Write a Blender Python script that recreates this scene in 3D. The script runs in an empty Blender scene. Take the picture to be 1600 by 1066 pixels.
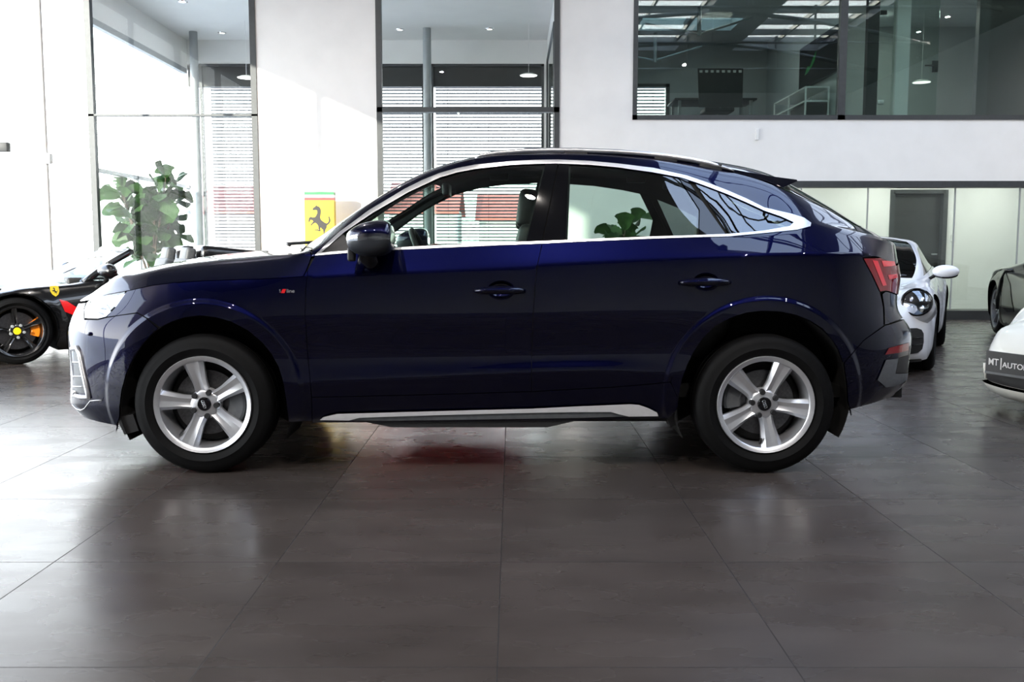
import bpy, bmesh, math, random
import numpy as np
from mathutils import Vector, Matrix
from mathutils.geometry import delaunay_2d_cdt

# ------------------------------------------------------------------ camera, world, sun, exposure
SC = bpy.context.scene
COL = SC.collection
F, CX, CY = 1500.0, 800.0, 533.0
CAM_H, PITCH = 1.142, math.radians(5.63)
SP, CP = math.sin(PITCH), math.cos(PITCH)

cam = bpy.data.cameras.new('camera')
cam.sensor_width = 36.0
cam.lens = F * 36.0 / 1600.0
cam.clip_start, cam.clip_end = 0.05, 300
camo = bpy.data.objects.new('camera', cam)
COL.objects.link(camo)
camo.location = (0, 0, CAM_H)
camo.rotation_euler = (math.radians(90) - PITCH, 0, 0)
SC.camera = camo

SC.view_settings.view_transform = 'Standard'
SC.view_settings.look = 'None'
SC.view_settings.gamma = 1.0
SC.view_settings.use_curve_mapping = False
SC.view_settings.exposure = 0.38

W = bpy.data.worlds.new('sky')
SC.world = W
W.use_nodes = True
bg = W.node_tree.nodes['Background']
# bright hazy horizon, calmer blue zenith
_n, _l = W.node_tree.nodes, W.node_tree.links
_tc = _n.new('ShaderNodeTexCoord'); _sp = _n.new('ShaderNodeSeparateXYZ'); _l.new(_tc.outputs['Generated'], _sp.inputs[0])
_rp = _n.new('ShaderNodeValToRGB'); _l.new(_sp.outputs['Z'], _rp.inputs[0])
_e = _rp.color_ramp.elements
_e[0].position = .05; _e[0].color = (1, 1, 1, 1)
_e[1].position = .95; _e[1].color = (.27, .36, .56, 1)
_m = _rp.color_ramp.elements.new(.45); _m.color = (.46, .50, .58, 1)
_l.new(_rp.outputs[0], bg.inputs[0])
bg.inputs[1].default_value = 8.2

sun = bpy.data.lights.new('sun', 'SUN')
sun.energy = 7.0
sun.color = (1.0, 0.93, 0.82)
sun.angle = math.radians(0.6)
suno = bpy.data.objects.new('sun', sun)
COL.objects.link(suno)
suno.rotation_euler = Vector((0.45, 0.85, -0.20)).to_track_quat('-Z', 'Y').to_euler()
suno.location = (-20, -20, 10)

def portal(name, loc, direction, sx, sy):
    l = bpy.data.lights.new(name, 'AREA')
    l.shape = 'RECTANGLE'; l.size = sx; l.size_y = sy
    l.cycles.is_portal = True
    o = bpy.data.objects.new(name, l)
    COL.objects.link(o)
    o.location = loc
    o.rotation_euler = Vector(direction).to_track_quat('-Z', 'Y').to_euler()

# small bright spotlights under the showroom ceiling
for lx, ly, lw in ((-4.6, .4, 110), (-2.2, -.8, 110), (.3, .3, 110), (2.8, -.8, 90), (5.2, .4, 45), (-3.4, 8.6, 60), (10.4, 6.5, 80), (10.4, 11.5, 130)):
    l = bpy.data.lights.new('spot_lamp', 'AREA'); l.shape = 'DISK'; l.size = .09; l.energy = lw; l.color = (1.0, .93, .86)
    o = bpy.data.objects.new('spot_lamp', l); COL.objects.link(o); o.location = (lx, ly, 6.6)
    o.rotation_euler = (math.radians(28) if ly < 1 else 0, 0, 0)

# ------------------------------------------------------------------ pixel of the photo + a depth -> a point of the place
def ray(u, v):
    a = (u - CX) / F; b = (CY - v) / F
    return a, CP + b * SP, -SP + b * CP
def at(u, v, Y):
    a, f, z = ray(u, v); t = Y / f
    return a * t, CAM_H + z * t
def on_floor(u, v, z=0.0):
    a, f, dz = ray(u, v); t = (z - CAM_H) / dz
    return a * t, f * t
def project(x, Y, z):
    dz = z - CAM_H
    d = Y * CP - dz * SP
    return CX + F * x / d, CY - F * (Y * SP + dz * CP) / d

# ------------------------------------------------------------------ object helpers
OFF = {}
def put(o, parent=None):
    COL.objects.link(o)
    if parent is not None:
        o.parent = parent
    return o
def tag(o, label=None, cat=None, group=None, kind=None):
    if label: o['label'] = label
    if cat: o['category'] = cat
    if group: o['group'] = group
    if kind: o['kind'] = kind
    return o
def thing(name, label, cat, loc=(0, 0, 0), rotz=0.0, group=None, local=False):
    o = bpy.data.objects.new(name, None)
    o.empty_display_size = 0.2
    COL.objects.link(o)
    o.location = loc; o.rotation_euler = (0, 0, rotz)
    OFF[o.name] = Vector((0, 0, 0)) if local else Vector(loc)
    return tag(o, label, cat, group)

def mesh_obj(name, verts, faces, mat, parent=None, smooth=False, normals=None, base=None):
    """links verts/faces as ONE mesh; verts are in world coordinates (or in the parent's own when the parent is local)"""
    verts = np.asarray(verts, dtype=float).reshape(-1, 3)
    if parent is not None:
        off = OFF.get(parent.name, Vector((0, 0, 0)))
    elif base is not None:
        off = Vector(base)
    else:
        lo, hi = verts.min(0), verts.max(0)
        off = Vector(((lo[0] + hi[0]) / 2, (lo[1] + hi[1]) / 2, lo[2]))
    v = verts - np.array(off)
    me = bpy.data.meshes.new(name)
    me.from_pydata(v.tolist(), [], [list(map(int, f)) for f in faces])
    me.validate(verbose=False)
    if smooth is True:
        me.polygons.foreach_set('use_smooth', [True] * len(me.polygons))
    elif smooth:
        me.polygons.foreach_set('use_smooth', [True] * len(me.polygons))
        me.set_sharp_from_angle(angle=math.radians(smooth))
    if normals is not None:
        me.polygons.foreach_set('use_smooth', [True] * len(me.polygons))
        me.normals_split_custom_set_from_vertices(np.asarray(normals).tolist())
    if mat is not None:
        me.materials.append(mat)
    o = bpy.data.objects.new(name, me)
    put(o, parent)
    if parent is None:
        o.location = off
        OFF[o.name] = Vector(off)
    else:
        OFF[o.name] = off
    return o

class MB:
    """collects simple shapes into one mesh"""
    def __init__(s): s.v = []; s.f = []
    def add(s, v, f):
        n = len(s.v); s.v += [tuple(p) for p in v]; s.f += [[n + i for i in q] for q in f]; return s
    def box(s, x0, x1, y0, y1, z0, z1):
        v = [(x, y, z) for z in (z0, z1) for y in (y0, y1) for x in (x0, x1)]
        return s.add(v, [(0, 2, 3, 1), (4, 5, 7, 6), (0, 1, 5, 4), (2, 6, 7, 3), (0, 4, 6, 2), (1, 3, 7, 5)])
    def obox(s, c, ax, ay, az, bevel=0.0):
        """box about c with half-axis vectors ax, ay, az"""
        c, ax, ay, az = map(Vector, (c, ax, ay, az))
        v = [c + i * ax + j * ay + k * az for k in (-1, 1) for j in (-1, 1) for i in (-1, 1)]
        return s.add(v, [(0, 2, 3, 1), (4, 5, 7, 6), (0, 1, 5, 4), (2, 6, 7, 3), (0, 4, 6, 2), (1, 3, 7, 5)])
    def rbox(s, c, hx, hy, hz, r, seg=3, M=None):
        """rounded box"""
        bm = bmesh.new(); bmesh.ops.create_cube(bm, size=2.0)
        for q in bm.verts: q.co = Vector((q.co.x * hx, q.co.y * hy, q.co.z * hz))
        bmesh.ops.bevel(bm, geom=bm.edges[:], offset=r, segments=seg, profile=0.6, affect='EDGES')
        bm.verts.index_update()
        c = Vector(c)
        v = [((M @ q.co) if M else q.co) + c for q in bm.verts]
        f = [[w.index for w in p.verts] for p in bm.faces]
        bm.free(); return s.add(v, f)
    def frame(s, p0, p1):
        d = (Vector(p1) - Vector(p0)).normalized()
        a = Vector((0, 0, 1)) if abs(d.z) < 0.9 else Vector((1, 0, 0))
        x = d.cross(a).normalized(); y = d.cross(x).normalized()
        return d, x, y
    def cyl(s, p0, p1, r0, r1=None, n=24, caps=True):
        r1 = r0 if r1 is None else r1
        d, x, y = s.frame(p0, p1); p0, p1 = Vector(p0), Vector(p1)
        v = []
        for p, r in ((p0, r0), (p1, r1)):
            for i in range(n):
                t = 2 * math.pi * i / n
                v.append(p + r * (math.cos(t) * x + math.sin(t) * y))
        f = [(i, (i + 1) % n, n + (i + 1) % n, n + i) for i in range(n)]
        if caps: f += [tuple(range(n - 1, -1, -1)), tuple(range(n, 2 * n))]
        return s.add(v, f)
    def tube(s, pts, r, n=10, closed=False, caps=True, flat=1.0):
        pts = [Vector(p) for p in pts]; m = len(pts)
        rr = r if hasattr(r, '__len__') else [r] * m
        up = None; v = []
        for i, p in enumerate(pts):
            a = pts[(i - 1) % m] if (closed or i > 0) else p
            b = pts[(i + 1) % m] if (closed or i < m - 1) else p
            d = (b - a).normalized()
            if up is None:
                up = Vector((0, 0, 1)) if abs(d.z) < 0.9 else Vector((0, 1, 0))
            x = d.cross(up).normalized(); y = x.cross(d).normalized(); up = y
            for k in range(n):
                t = 2 * math.pi * k / n
                v.append(p + rr[i] * (math.cos(t) * x + flat * math.sin(t) * y))
        f = []
        for i in range(m if closed else m - 1):
            j = (i + 1) % m
            for k in range(n):
                f.append((i * n + k, i * n + (k + 1) % n, j * n + (k + 1) % n, j * n + k))
        if caps and not closed: f += [tuple(range(n - 1, -1, -1)), tuple(range((m - 1) * n, m * n))]
        return s.add(v, f)
    def lathe(s, prof, o, axis, n=48, closed=False, a0=0.0, a1=2 * math.pi):
        """prof = [(radius, distance along axis)]"""
        o = Vector(o); d = Vector(axis).normalized()
        a = Vector((0, 0, 1)) if abs(d.z) < 0.9 else Vector((1, 0, 0))
        x = d.cross(a).normalized(); y = d.cross(x).normalized()
        full = abs(a1 - a0 - 2 * math.pi) < 1e-6
        nn = n if full else n + 1
        m = len(prof); v = []
        for i in range(nn):
            t = a0 + (a1 - a0) * i / n
            e = math.cos(t) * x + math.sin(t) * y
            for r, h in prof: v.append(o + r * e + h * d)
        f = []
        for i in range(n):
            j = (i + 1) % nn
            for k in range(m if closed else m - 1):
                l = (k + 1) % m
                f.append((i * m + k, j * m + k, j * m + l, i * m + l))
        return s.add(v, f)
    def prism(s, poly, to3, d0, d1):
        """poly in 2D; to3(p, d) -> 3D; extruded from d0 to d1"""
        n = len(poly)
        v = [to3(p, d0) for p in poly] + [to3(p, d1) for p in poly]
        f = [(i, (i + 1) % n, n + (i + 1) % n, n + i) for i in range(n)]
        tri = tri2d(poly)
        f += [tuple(reversed(t)) for t in tri] + [tuple(n + i for i in t) for t in tri]
        return s.add(v, f)
    def ball(s, c, rx, ry, rz, n=20, m=12, M=None):
        c = Vector(c); v = []; f = []
        for i in range(m + 1):
            p = math.pi * i / m
            for j in range(n):
                t = 2 * math.pi * j / n
                q = Vector((rx * math.sin(p) * math.cos(t), ry * math.sin(p) * math.sin(t), rz * math.cos(p)))
                v.append(c + (M @ q if M else q))
        for i in range(m):
            for j in range(n):
                f.append((i * n + j, i * n + (j + 1) % n, (i + 1) * n + (j + 1) % n, (i + 1) * n + j))
        return s.add(v, f)
    def build(s, name, mat, parent=None, smooth=False, recalc=True):
        bm = bmesh.new()
        vs = [bm.verts.new(p) for p in s.v]
        for q in s.f:
            try: bm.faces.new([vs[i] for i in q])
            except ValueError: pass
        bmesh.ops.remove_doubles(bm, verts=bm.verts[:], dist=1e-6)
        bmesh.ops.dissolve_degenerate(bm, edges=bm.edges[:], dist=1e-7)
        if recalc: bmesh.ops.recalc_face_normals(bm, faces=bm.faces[:])
        bm.verts.index_update()
        v = [tuple(q.co) for q in bm.verts]; f = [[w.index for w in p.verts] for p in bm.faces]
        bm.free()
        return mesh_obj(name, v, f, mat, parent, smooth)

def tri2d(poly):
    n = len(poly)
    r = delaunay_2d_cdt([Vector((float(p[0]), float(p[1]))) for p in poly], [(i, (i + 1) % n) for i in range(n)], [], 1, 1e-7)
    orig = [o[0] if o else 0 for o in r[3]]
    out = []
    for t in r[2]:
        t = [orig[i] for i in t]
        if len(set(t)) == 3: out.append(tuple(t))
    return out

def copy_tree(o, parent=None):
    c = o.copy(); COL.objects.link(c)
    if parent is not None: c.parent = parent
    OFF[c.name] = OFF.get(o.name, Vector((0, 0, 0)))
    for ch in list(o.children): copy_tree(ch, c)
    return c

# ------------------------------------------------------------------ materials
def material(name, color=(.5, .5, .5), rough=.5, metal=0.0, coat=0.0, spec=.5, coat_rough=.03, sheen=0.0):
    m = bpy.data.materials.new(name); m.use_nodes = True
    b = m.node_tree.nodes['Principled BSDF']
    b.inputs['Base Color'].default_value = (*color, 1)
    b.inputs['Roughness'].default_value = rough
    b.inputs['Metallic'].default_value = metal
    b.inputs['Coat Weight'].default_value = coat
    b.inputs['Coat Roughness'].default_value = coat_rough
    b.inputs['Specular IOR Level'].default_value = spec
    return m
def nodes(m): return m.node_tree.nodes, m.node_tree.links, m.node_tree.nodes['Principled BSDF']
def noise_color(m, c1, c2, scale=4.0, detail=6.0, lo=.3, hi=.7, coords='Object', stretch=(1, 1, 1), bump=0.0, bscale=None, dist=.01):
    N, L, b = nodes(m)
    tc = N.new('ShaderNodeTexCoord'); mp = N.new('ShaderNodeMapping'); mp.inputs['Scale'].default_value = stretch
    L.new(tc.outputs[coords], mp.inputs[0])
    n = N.new('ShaderNodeTexNoise'); n.inputs['Scale'].default_value = scale; n.inputs['Detail'].default_value = detail
    L.new(mp.outputs[0], n.inputs['Vector'])
    r = N.new('ShaderNodeValToRGB')
    r.color_ramp.elements[0].position = lo; r.color_ramp.elements[1].position = hi
    r.color_ramp.elements[0].color = (*c1, 1); r.color_ramp.elements[1].color = (*c2, 1)
    L.new(n.outputs[0], r.inputs[0]); L.new(r.outputs[0], b.inputs['Base Color'])
    if bump:
        n2 = N.new('ShaderNodeTexNoise'); n2.inputs['Scale'].default_value = bscale or scale * 4; n2.inputs['Detail'].default_value = 5
        L.new(mp.outputs[0], n2.inputs['Vector'])
        bp = N.new('ShaderNodeBump'); bp.inputs['Strength'].default_value = bump; bp.inputs['Distance'].default_value = dist
        L.new(n2.outputs[0], bp.inputs['Height']); L.new(bp.outputs[0], b.inputs['Normal'])
    return m
def glass(name, tint=(.9, .95, .93), ior=1.5, rough=0.0, boost=1.0):
    """clear pane: tinted see-through plus a Fresnel mirror"""
    m = bpy.data.materials.new(name); m.use_nodes = True
    N, L = m.node_tree.nodes, m.node_tree.links; N.clear()
    out = N.new('ShaderNodeOutputMaterial'); mix = N.new('ShaderNodeMixShader')
    tr = N.new('ShaderNodeBsdfTransparent'); tr.inputs[0].default_value = (*tint, 1)
    gl = N.new('ShaderNodeBsdfGlossy'); gl.inputs['Roughness'].default_value = rough
    gl.inputs[0].default_value = (1, 1, 1, 1)
    # two-sided Fresnel from the facing angle (Schlick), for both faces of the pane
    lw = N.new('ShaderNodeLayerWeight'); lw.inputs['Blend'].default_value = 0.5
    pw = N.new('ShaderNodeMath'); pw.operation = 'POWER'; pw.inputs[1].default_value = 5.0
    L.new(lw.outputs['Facing'], pw.inputs[0])
    r0 = ((ior - 1) / (ior + 1)) ** 2 * 2 * boost
    ma = N.new('ShaderNodeMath'); ma.operation = 'MULTIPLY_ADD'; ma.inputs[1].default_value = 1 - r0; ma.inputs[2].default_value = r0
    ma.use_clamp = True
    L.new(pw.outputs[0], ma.inputs[0]); L.new(ma.outputs[0], mix.inputs[0])
    L.new(tr.outputs[0], mix.inputs[1]); L.new(gl.outputs[0], mix.inputs[2]); L.new(mix.outputs[0], out.inputs[0])
    return m
def flakes(m, amount=.25, scale=900.):
    """fine metallic flake in the paint: roughness speckle"""
    N, L, b = nodes(m)
    tc = N.new('ShaderNodeTexCoord'); n = N.new('ShaderNodeTexNoise'); n.inputs['Scale'].default_value = scale
    L.new(tc.outputs['Object'], n.inputs['Vector'])
    mr = N.new('ShaderNodeMapRange'); mr.inputs['To Min'].default_value = .24; mr.inputs['To Max'].default_value = .24 + amount
    L.new(n.outputs[0], mr.inputs[0]); L.new(mr.outputs[0], b.inputs['Roughness'])
    return m

M = {}
M['blue'] = flakes(material('navy_metallic_paint', (.0012, .0017, .018), .3, .80, 1.0, spec=0.0, coat_rough=.012), .14)
M['black_gloss'] = material('black_gloss_trim', (.004, .004, .005), .02, 0, 0)
M['black_plastic'] = noise_color(material('black_plastic', (.012, .012, .013), .5), (.010, .010, .011), (.016, .016, .017), 60)
M['grey_plastic'] = noise_color(material('grey_plastic', (.10, .11, .12), .45), (.085, .092, .10), (.115, .122, .13), 40)
M['silver'] = noise_color(material('silver_alloy_paint', (.66, .67, .70), .30, .75, .5), (.64, .65, .68), (.70, .71, .74), 30)
M['satin'] = noise_color(material('satin_silver_trim', (.7, .7, .72), .3, .8), (.66, .66, .68), (.72, .72, .74), 30)
M['blade'] = noise_color(material('pale_silver_paint', (.72, .72, .74), .35, .25, .3), (.70, .70, .72), (.75, .75, .77), 30)
M['chrome'] = noise_color(material('bright_chrome', (.8, .8, .82), .1, 1.0), (.78, .78, .8), (.82, .82, .84), 20)
M['disc'] = noise_color(material('brake_disc_steel', (.14, .14, .145), .4, 1.0), (.11, .11, .115), (.17, .17, .175), 80)
M['rubber'] = noise_color(material('tyre_rubber', (.003, .003, .0033), .65, spec=.14), (.0024, .0024, .0026), (.004, .004, .0043), 40, bump=.15, bscale=300, dist=.002)
M['inner'] = noise_color(material('dark_cavity', (.004, .004, .004), .8), (.003, .003, .003), (.006, .006, .006), 20)
M['car_glass'] = glass('tinted_car_glass', (.74, .86, .80), 1.52)
M['car_glass_dark'] = glass('privacy_car_glass', (.20, .24, .23), 1.52, boost=1.3)
M['lens'] = glass('clear_lamp_lens', (.95, .97, 1.0), 1.5, boost=2.0)
M['red_lens'] = material('red_lamp_lens', (.20, .003, .008), .08, 0, .5)
M['red_glow'] = material('red_lamp_tube', (.85, .02, .04), .25, 0, 1.0)
M['mirror_grey'] = noise_color(material('dark_mirror_shell', (.028, .032, .038), .3), (.026, .030, .036), (.031, .035, .042), 40)
M['leather'] = noise_color(material('black_leather', (.012, .012, .012), .5), (.010, .010, .010), (.018, .018, .018), 60, bump=.2, bscale=200, dist=.002)
M['lining'] = noise_color(material('pale_pillar_lining', (.66, .72, .70), .7), (.64, .70, .68), (.69, .75, .73), 60)
M['headliner'] = noise_color(material('black_headliner', (.012, .012, .012), .9), (.010, .010, .010), (.015, .015, .015), 60)
M['red'] = material('red_badge', (.6, .01, .015), .3)
M['white_letter'] = material('white_lettering', (.8, .8, .8), .4)

# ------------------------------------------------------------------ smooth control-net surface (one half of a car body)
def tangents(P, T, end='one', mirror=False):
    """finite-difference tangents of P (n,...) over parameters T (n)"""
    n = len(T); D = np.zeros_like(P)
    h = np.diff(T); sl = np.diff(P, axis=0) / h.reshape(-1, *([1] * (P.ndim - 1)))
    for i in range(1, n - 1):
        D[i] = (h[i] * sl[i - 1] + h[i - 1] * sl[i]) / (h[i] + h[i - 1])
    D[0] = sl[0]; D[-1] = sl[-1]
    return D, sl

class Net:
    """control points C[station][row] = (x, half width, z); the skin is their smooth interpolation.
    centre line at y = yc; side = -1 is the near half, +1 the far half"""
    def __init__(s, C, yc=0.0, crease={}, disp=None, proj=None):
        s.C = C = np.asarray(C, float); s.yc = yc; s.disp = disp
        n, m, _ = C.shape
        da = np.linalg.norm(np.diff(C, axis=0), axis=2).mean(1); db = np.linalg.norm(np.diff(C, axis=1), axis=2).mean(0)
        s.A = np.concatenate([[0], np.cumsum(np.maximum(da, .02))]); s.B = np.concatenate([[0], np.cumsum(np.maximum(db, .02))])
        s.Ca, _ = tangents(C, s.A)
        # the plan closes smoothly over the centre line at nose and tail
        s.Ca[0][:, 0] = 0; s.Ca[0][:, 2] = 0; s.Ca[-1][:, 0] = 0; s.Ca[-1][:, 2] = 0
        def bt(P):
            Q = np.swapaxes(P, 0, 1); D, sl = tangents(Q, s.B)
            L, R = D.copy(), D.copy()
            for k, w in crease.items():
                L[k] = (1 - w) * D[k] + w * sl[k - 1]; R[k] = (1 - w) * D[k] + w * sl[k]
            L[-1][:, 0] = 0; L[-1][:, 2] = 0
            return np.swapaxes(L, 0, 1), np.swapaxes(R, 0, 1)
        s.CbL, s.CbR = bt(C); s.CabL, s.CabR = bt(s.Ca)
        s.proj = proj
        aa = np.linspace(0, s.A[-1], 520); bb = np.linspace(s.B[1] * .5, s.B[-1], 260)
        s.ga, s.gb = [q.ravel() for q in np.meshgrid(aa, bb, indexing='ij')]
        P = s.ev(s.ga, s.gb); s.gp = s.view(P)
    def view(s, P):
        if s.proj == 'px':
            u, v = project(P[:, 0], s.yc - P[:, 1], P[:, 2]); return np.stack([u, v], 1)
        return P[:, [0, 2]]
    def ev(s, a, b):
        a = np.clip(np.atleast_1d(np.asarray(a, float)), 0, s.A[-1]); b = np.clip(np.atleast_1d(np.asarray(b, float)), 0, s.B[-1])
        i = np.clip(np.searchsorted(s.A, a, side='right') - 1, 0, len(s.A) - 2); j = np.clip(np.searchsorted(s.B, b, side='right') - 1, 0, len(s.B) - 2)
        ha = s.A[i + 1] - s.A[i]; hb = s.B[j + 1] - s.B[j]
        t = (a - s.A[i]) / ha; w = (b - s.B[j]) / hb
        def H(t): return 2 * t**3 - 3 * t**2 + 1, t**3 - 2 * t**2 + t, -2 * t**3 + 3 * t**2, t**3 - t**2
        a0, a1, a2, a3 = H(t); b0, b1, b2, b3 = H(w)
        def row(V, VL, VR, i):
            return (b0[:, None] * V[i, j] + (b1 * hb)[:, None] * VR[i, j] + b2[:, None] * V[i, j + 1] + (b3 * hb)[:, None] * VL[i, j + 1])
        P = (a0[:, None] * row(s.C, s.CbL, s.CbR, i) + (a1 * ha)[:, None] * row(s.Ca, s.CabL, s.CabR, i)
             + a2[:, None] * row(s.C, s.CbL, s.CbR, i + 1) + (a3 * ha)[:, None] * row(s.Ca, s.CabL, s.CabR, i + 1))
        P[:, 1] = np.maximum(P[:, 1], 0)
        if s.disp is not None: P = s.disp(P)
        return P
    def pts(s, a, b, side=-1, off=0.0):
        a = np.atleast_1d(np.asarray(a, float)); b = np.atleast_1d(np.asarray(b, float))
        P = s.ev(a, b); e = 2e-3
        a0, a1 = np.clip(a - e, 0, s.A[-1]), np.clip(a + e, 0, s.A[-1]); b0, b1 = np.clip(b - e, 0, s.B[-1]), np.clip(b + e, 0, s.B[-1])
        Ta = s.ev(a1, b) - s.ev(a0, b); Tb = s.ev(a, b1) - s.ev(a, b0)
        N = np.cross(Ta, Tb); l = np.linalg.norm(N, axis=1, keepdims=True); l[l < 1e-12] = 1; N = N / l
        N = -N                                    # outward: +half-width side
        N = np.where((np.isfinite(N)), N, 0)
        cl = P[:, 1] < 1e-4
        N[cl, 1] = 0
        l = np.linalg.norm(N, axis=1, keepdims=True); l[l < 1e-9] = 1; N = N / l
        Q = P + off * N
        X = np.stack([Q[:, 0], s.yc + side * Q[:, 1], Q[:, 2]], 1); NN = np.stack([N[:, 0], side * N[:, 1], N[:, 2]], 1)
        return X, NN
    def ab(s, st, k):
        return float(np.interp(st, np.arange(len(s.A)), s.A)), float(np.interp(k, np.arange(len(s.B)), s.B))
    def inv(s, u, v, lo=0.0, hi=1e9, klo=0.0, khi=1e9):
        lo = max(lo, 0); B0 = np.interp(max(klo, 0), np.arange(len(s.B)), s.B); B1 = np.interp(min(khi, len(s.B) - 1), np.arange(len(s.B)), s.B); A0 = np.interp(lo, np.arange(len(s.A)), s.A); A1 = np.interp(min(hi, len(s.A) - 1), np.arange(len(s.A)), s.A)
        d = (s.gp[:, 0] - u)**2 + (s.gp[:, 1] - v)**2 + np.where((s.ga < A0 - 1e-6) | (s.ga > A1 + 1e-6) | (s.gb < B0 - 1e-6) | (s.gb > B1 + 1e-6), 1e9, 0)
        q = int(np.argmin(d)); a, b = s.ga[q], s.gb[q]; best = (d[q], a, b)
        for _ in range(12):
            e = 1e-3
            V = s.view(s.ev([a, a + e, a], [b, b, b + e])); r = np.array([u, v]) - V[0]
            dd = float(r @ r)
            if dd < best[0]: best = (dd, a, b)
            J = np.stack([(V[1] - V[0]) / e, (V[2] - V[0]) / e], 1)
            st, *_ = np.linalg.lstsq(J, r, rcond=1e-3)
            st = np.clip(st, -.05, .05)
            a = float(np.clip(a + st[0], A0, A1)); b = float(np.clip(b + st[1], B0, B1))
        return best[1], best[2]
    def outline(s, poly, lo=2.0, hi=1e9, step=6.0, inset=0.0, klo=0.0, khi=1e9):
        """poly: (u, v) picture points, or ('s', station, row) points of the net -> closed outline in (a, b)"""
        n = len(poly); out = []
        px = [None if p[0] == 's' else p for p in poly]
        if inset:
            area = 0; q = [p for p in px if p is not None]
            for i in range(len(q)): area += q[i][0] * q[(i + 1) % len(q)][1] - q[(i + 1) % len(q)][0] * q[i][1]
            sg = -1 if area > 0 else 1
            new = []
            for i, p in enumerate(px):
                if p is None: new.append(None); continue
                a = px[i - 1] or p; b = px[(i + 1) % n] or p
                def nn(p, q):
                    dx, dy = q[0] - p[0], q[1] - p[1]; l = math.hypot(dx, dy)
                    return (0, 0) if l < 1e-9 else (sg * dy / l, -sg * dx / l)
                n1, n2 = nn(a, p), nn(p, b); mx, my = n1[0] + n2[0], n1[1] + n2[1]; l = math.hypot(mx, my)
                if l < 1e-6: new.append(p); continue
                mx, my = mx / l, my / l; c = max(.45, mx * n1[0] + my * n1[1]) if n1 != (0, 0) else 1
                new.append((p[0] + inset * mx / c, p[1] + inset * my / c))
            px = new
        prm = [s.ab(p[1], p[2]) if p[0] == 's' else s.inv(*px[i], lo, hi, klo, khi) for i, p in enumerate(poly)]
        for i in range(n):
            j = (i + 1) % n; out.append(prm[i])
            if px[i] is not None and px[j] is not None:
                m = int(math.hypot(px[j][0] - px[i][0], px[j][1] - px[i][1]) / step)
                for k in range(1, m + 1):
                    t = k / (m + 1)
                    out.append(s.inv(px[i][0] + t * (px[j][0] - px[i][0]), px[i][1] + t * (px[j][1] - px[i][1]), lo, hi, klo, khi))
            else:
                m = int(math.hypot(prm[j][0] - prm[i][0], prm[j][1] - prm[i][1]) / .025)
                for k in range(1, m + 1):
                    t = k / (m + 1); out.append((prm[i][0] + t * (prm[j][0] - prm[i][0]), prm[i][1] + t * (prm[j][1] - prm[i][1])))
        cl = []
        for p in out:
            if not cl or math.hypot(p[0] - cl[-1][0], p[1] - cl[-1][1]) > 2e-3: cl.append(p)
        if math.hypot(cl[0][0] - cl[-1][0], cl[0][1] - cl[-1][1]) < 2e-3: cl.pop()
        return np.array(cl)
    def tri(s, loops, grid=.03, extra=None):
        """triangulate the outline loops[0] minus the holes loops[1:]"""
        V = []; E = []
        for L in loops:
            n0 = len(V); V += [tuple(p) for p in L]; E += [(n0 + i, n0 + (i + 1) % len(L)) for i in range(len(L))]
        lo, hi = loops[0].min(0), loops[0].max(0)
        gx = np.arange(lo[0] + grid * .5, hi[0], grid); gy = np.arange(lo[1] + grid * .5, hi[1], grid)
        if len(gx) and len(gy):
            G = np.stack(np.meshgrid(gx, gy, indexing='ij'), -1).reshape(-1, 2)
            ok = inside(G, loops[0])
            for L in loops[1:]: ok &= ~inside(G, L)
            G = G[ok]
            BD = np.concatenate(loops)
            if len(G):
                d2 = np.full(len(G), 1e9)
                for q in range(0, len(BD), 64):
                    d2 = np.minimum(d2, ((G[:, None, :] - BD[None, q:q + 64, :])**2).sum(2).min(1))
                G = G[d2 > (grid * .45)**2]
            if extra is not None:
                X = extra[inside(extra, loops[0])]
                for L in loops[1:]: X = X[~inside(X, L)]
                if len(X):
                    X = X[((X[:, None, :] - BD[None])**2).sum(2).min(1) > .006**2]
                if len(X):
                    G = G[((G[:, None, :] - X[None])**2).sum(2).min(1) > (grid * .6)**2]
                    V += [tuple(p) for p in X]
            V += [tuple(p) for p in G]
        r = delaunay_2d_cdt([Vector(p) for p in V], E, [], 1, 1e-6)
        vv = np.array([tuple(p) for p in r[0]]); T = [t for t in r[2]]
        c = np.array([vv[list(t)].mean(0) for t in T])
        ok = inside(c, loops[0])
        for L in loops[1:]: ok &= ~inside(c, L)
        T = [t for t, o in zip(T, ok) if o]
        return vv, T
    def panel(s, name, poly, mat, parent, sides=(-1,), off=0.0, thick=.010, lo=2.0, hi=1e9, holes=(), grid=.03, inset=0.0, step=6.0, klo=0.0, khi=1e9, extra=None):
        loops = [s.outline(poly, lo, hi, step, inset, klo, khi)] + [s.outline(h, lo, hi, step, 0, klo, khi) for h in holes]
        vv, T = s.tri(loops, grid, extra)
        cnt = {}
        for t in T:
            for i in range(len(t)):
                e = (t[i], t[(i + 1) % len(t)]); cnt.setdefault(tuple(sorted(e)), []).append(e)
        bd = [e[0] for e in cnt.values() if len(e) == 1]
        V = []; FC = []; NR = []
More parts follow.
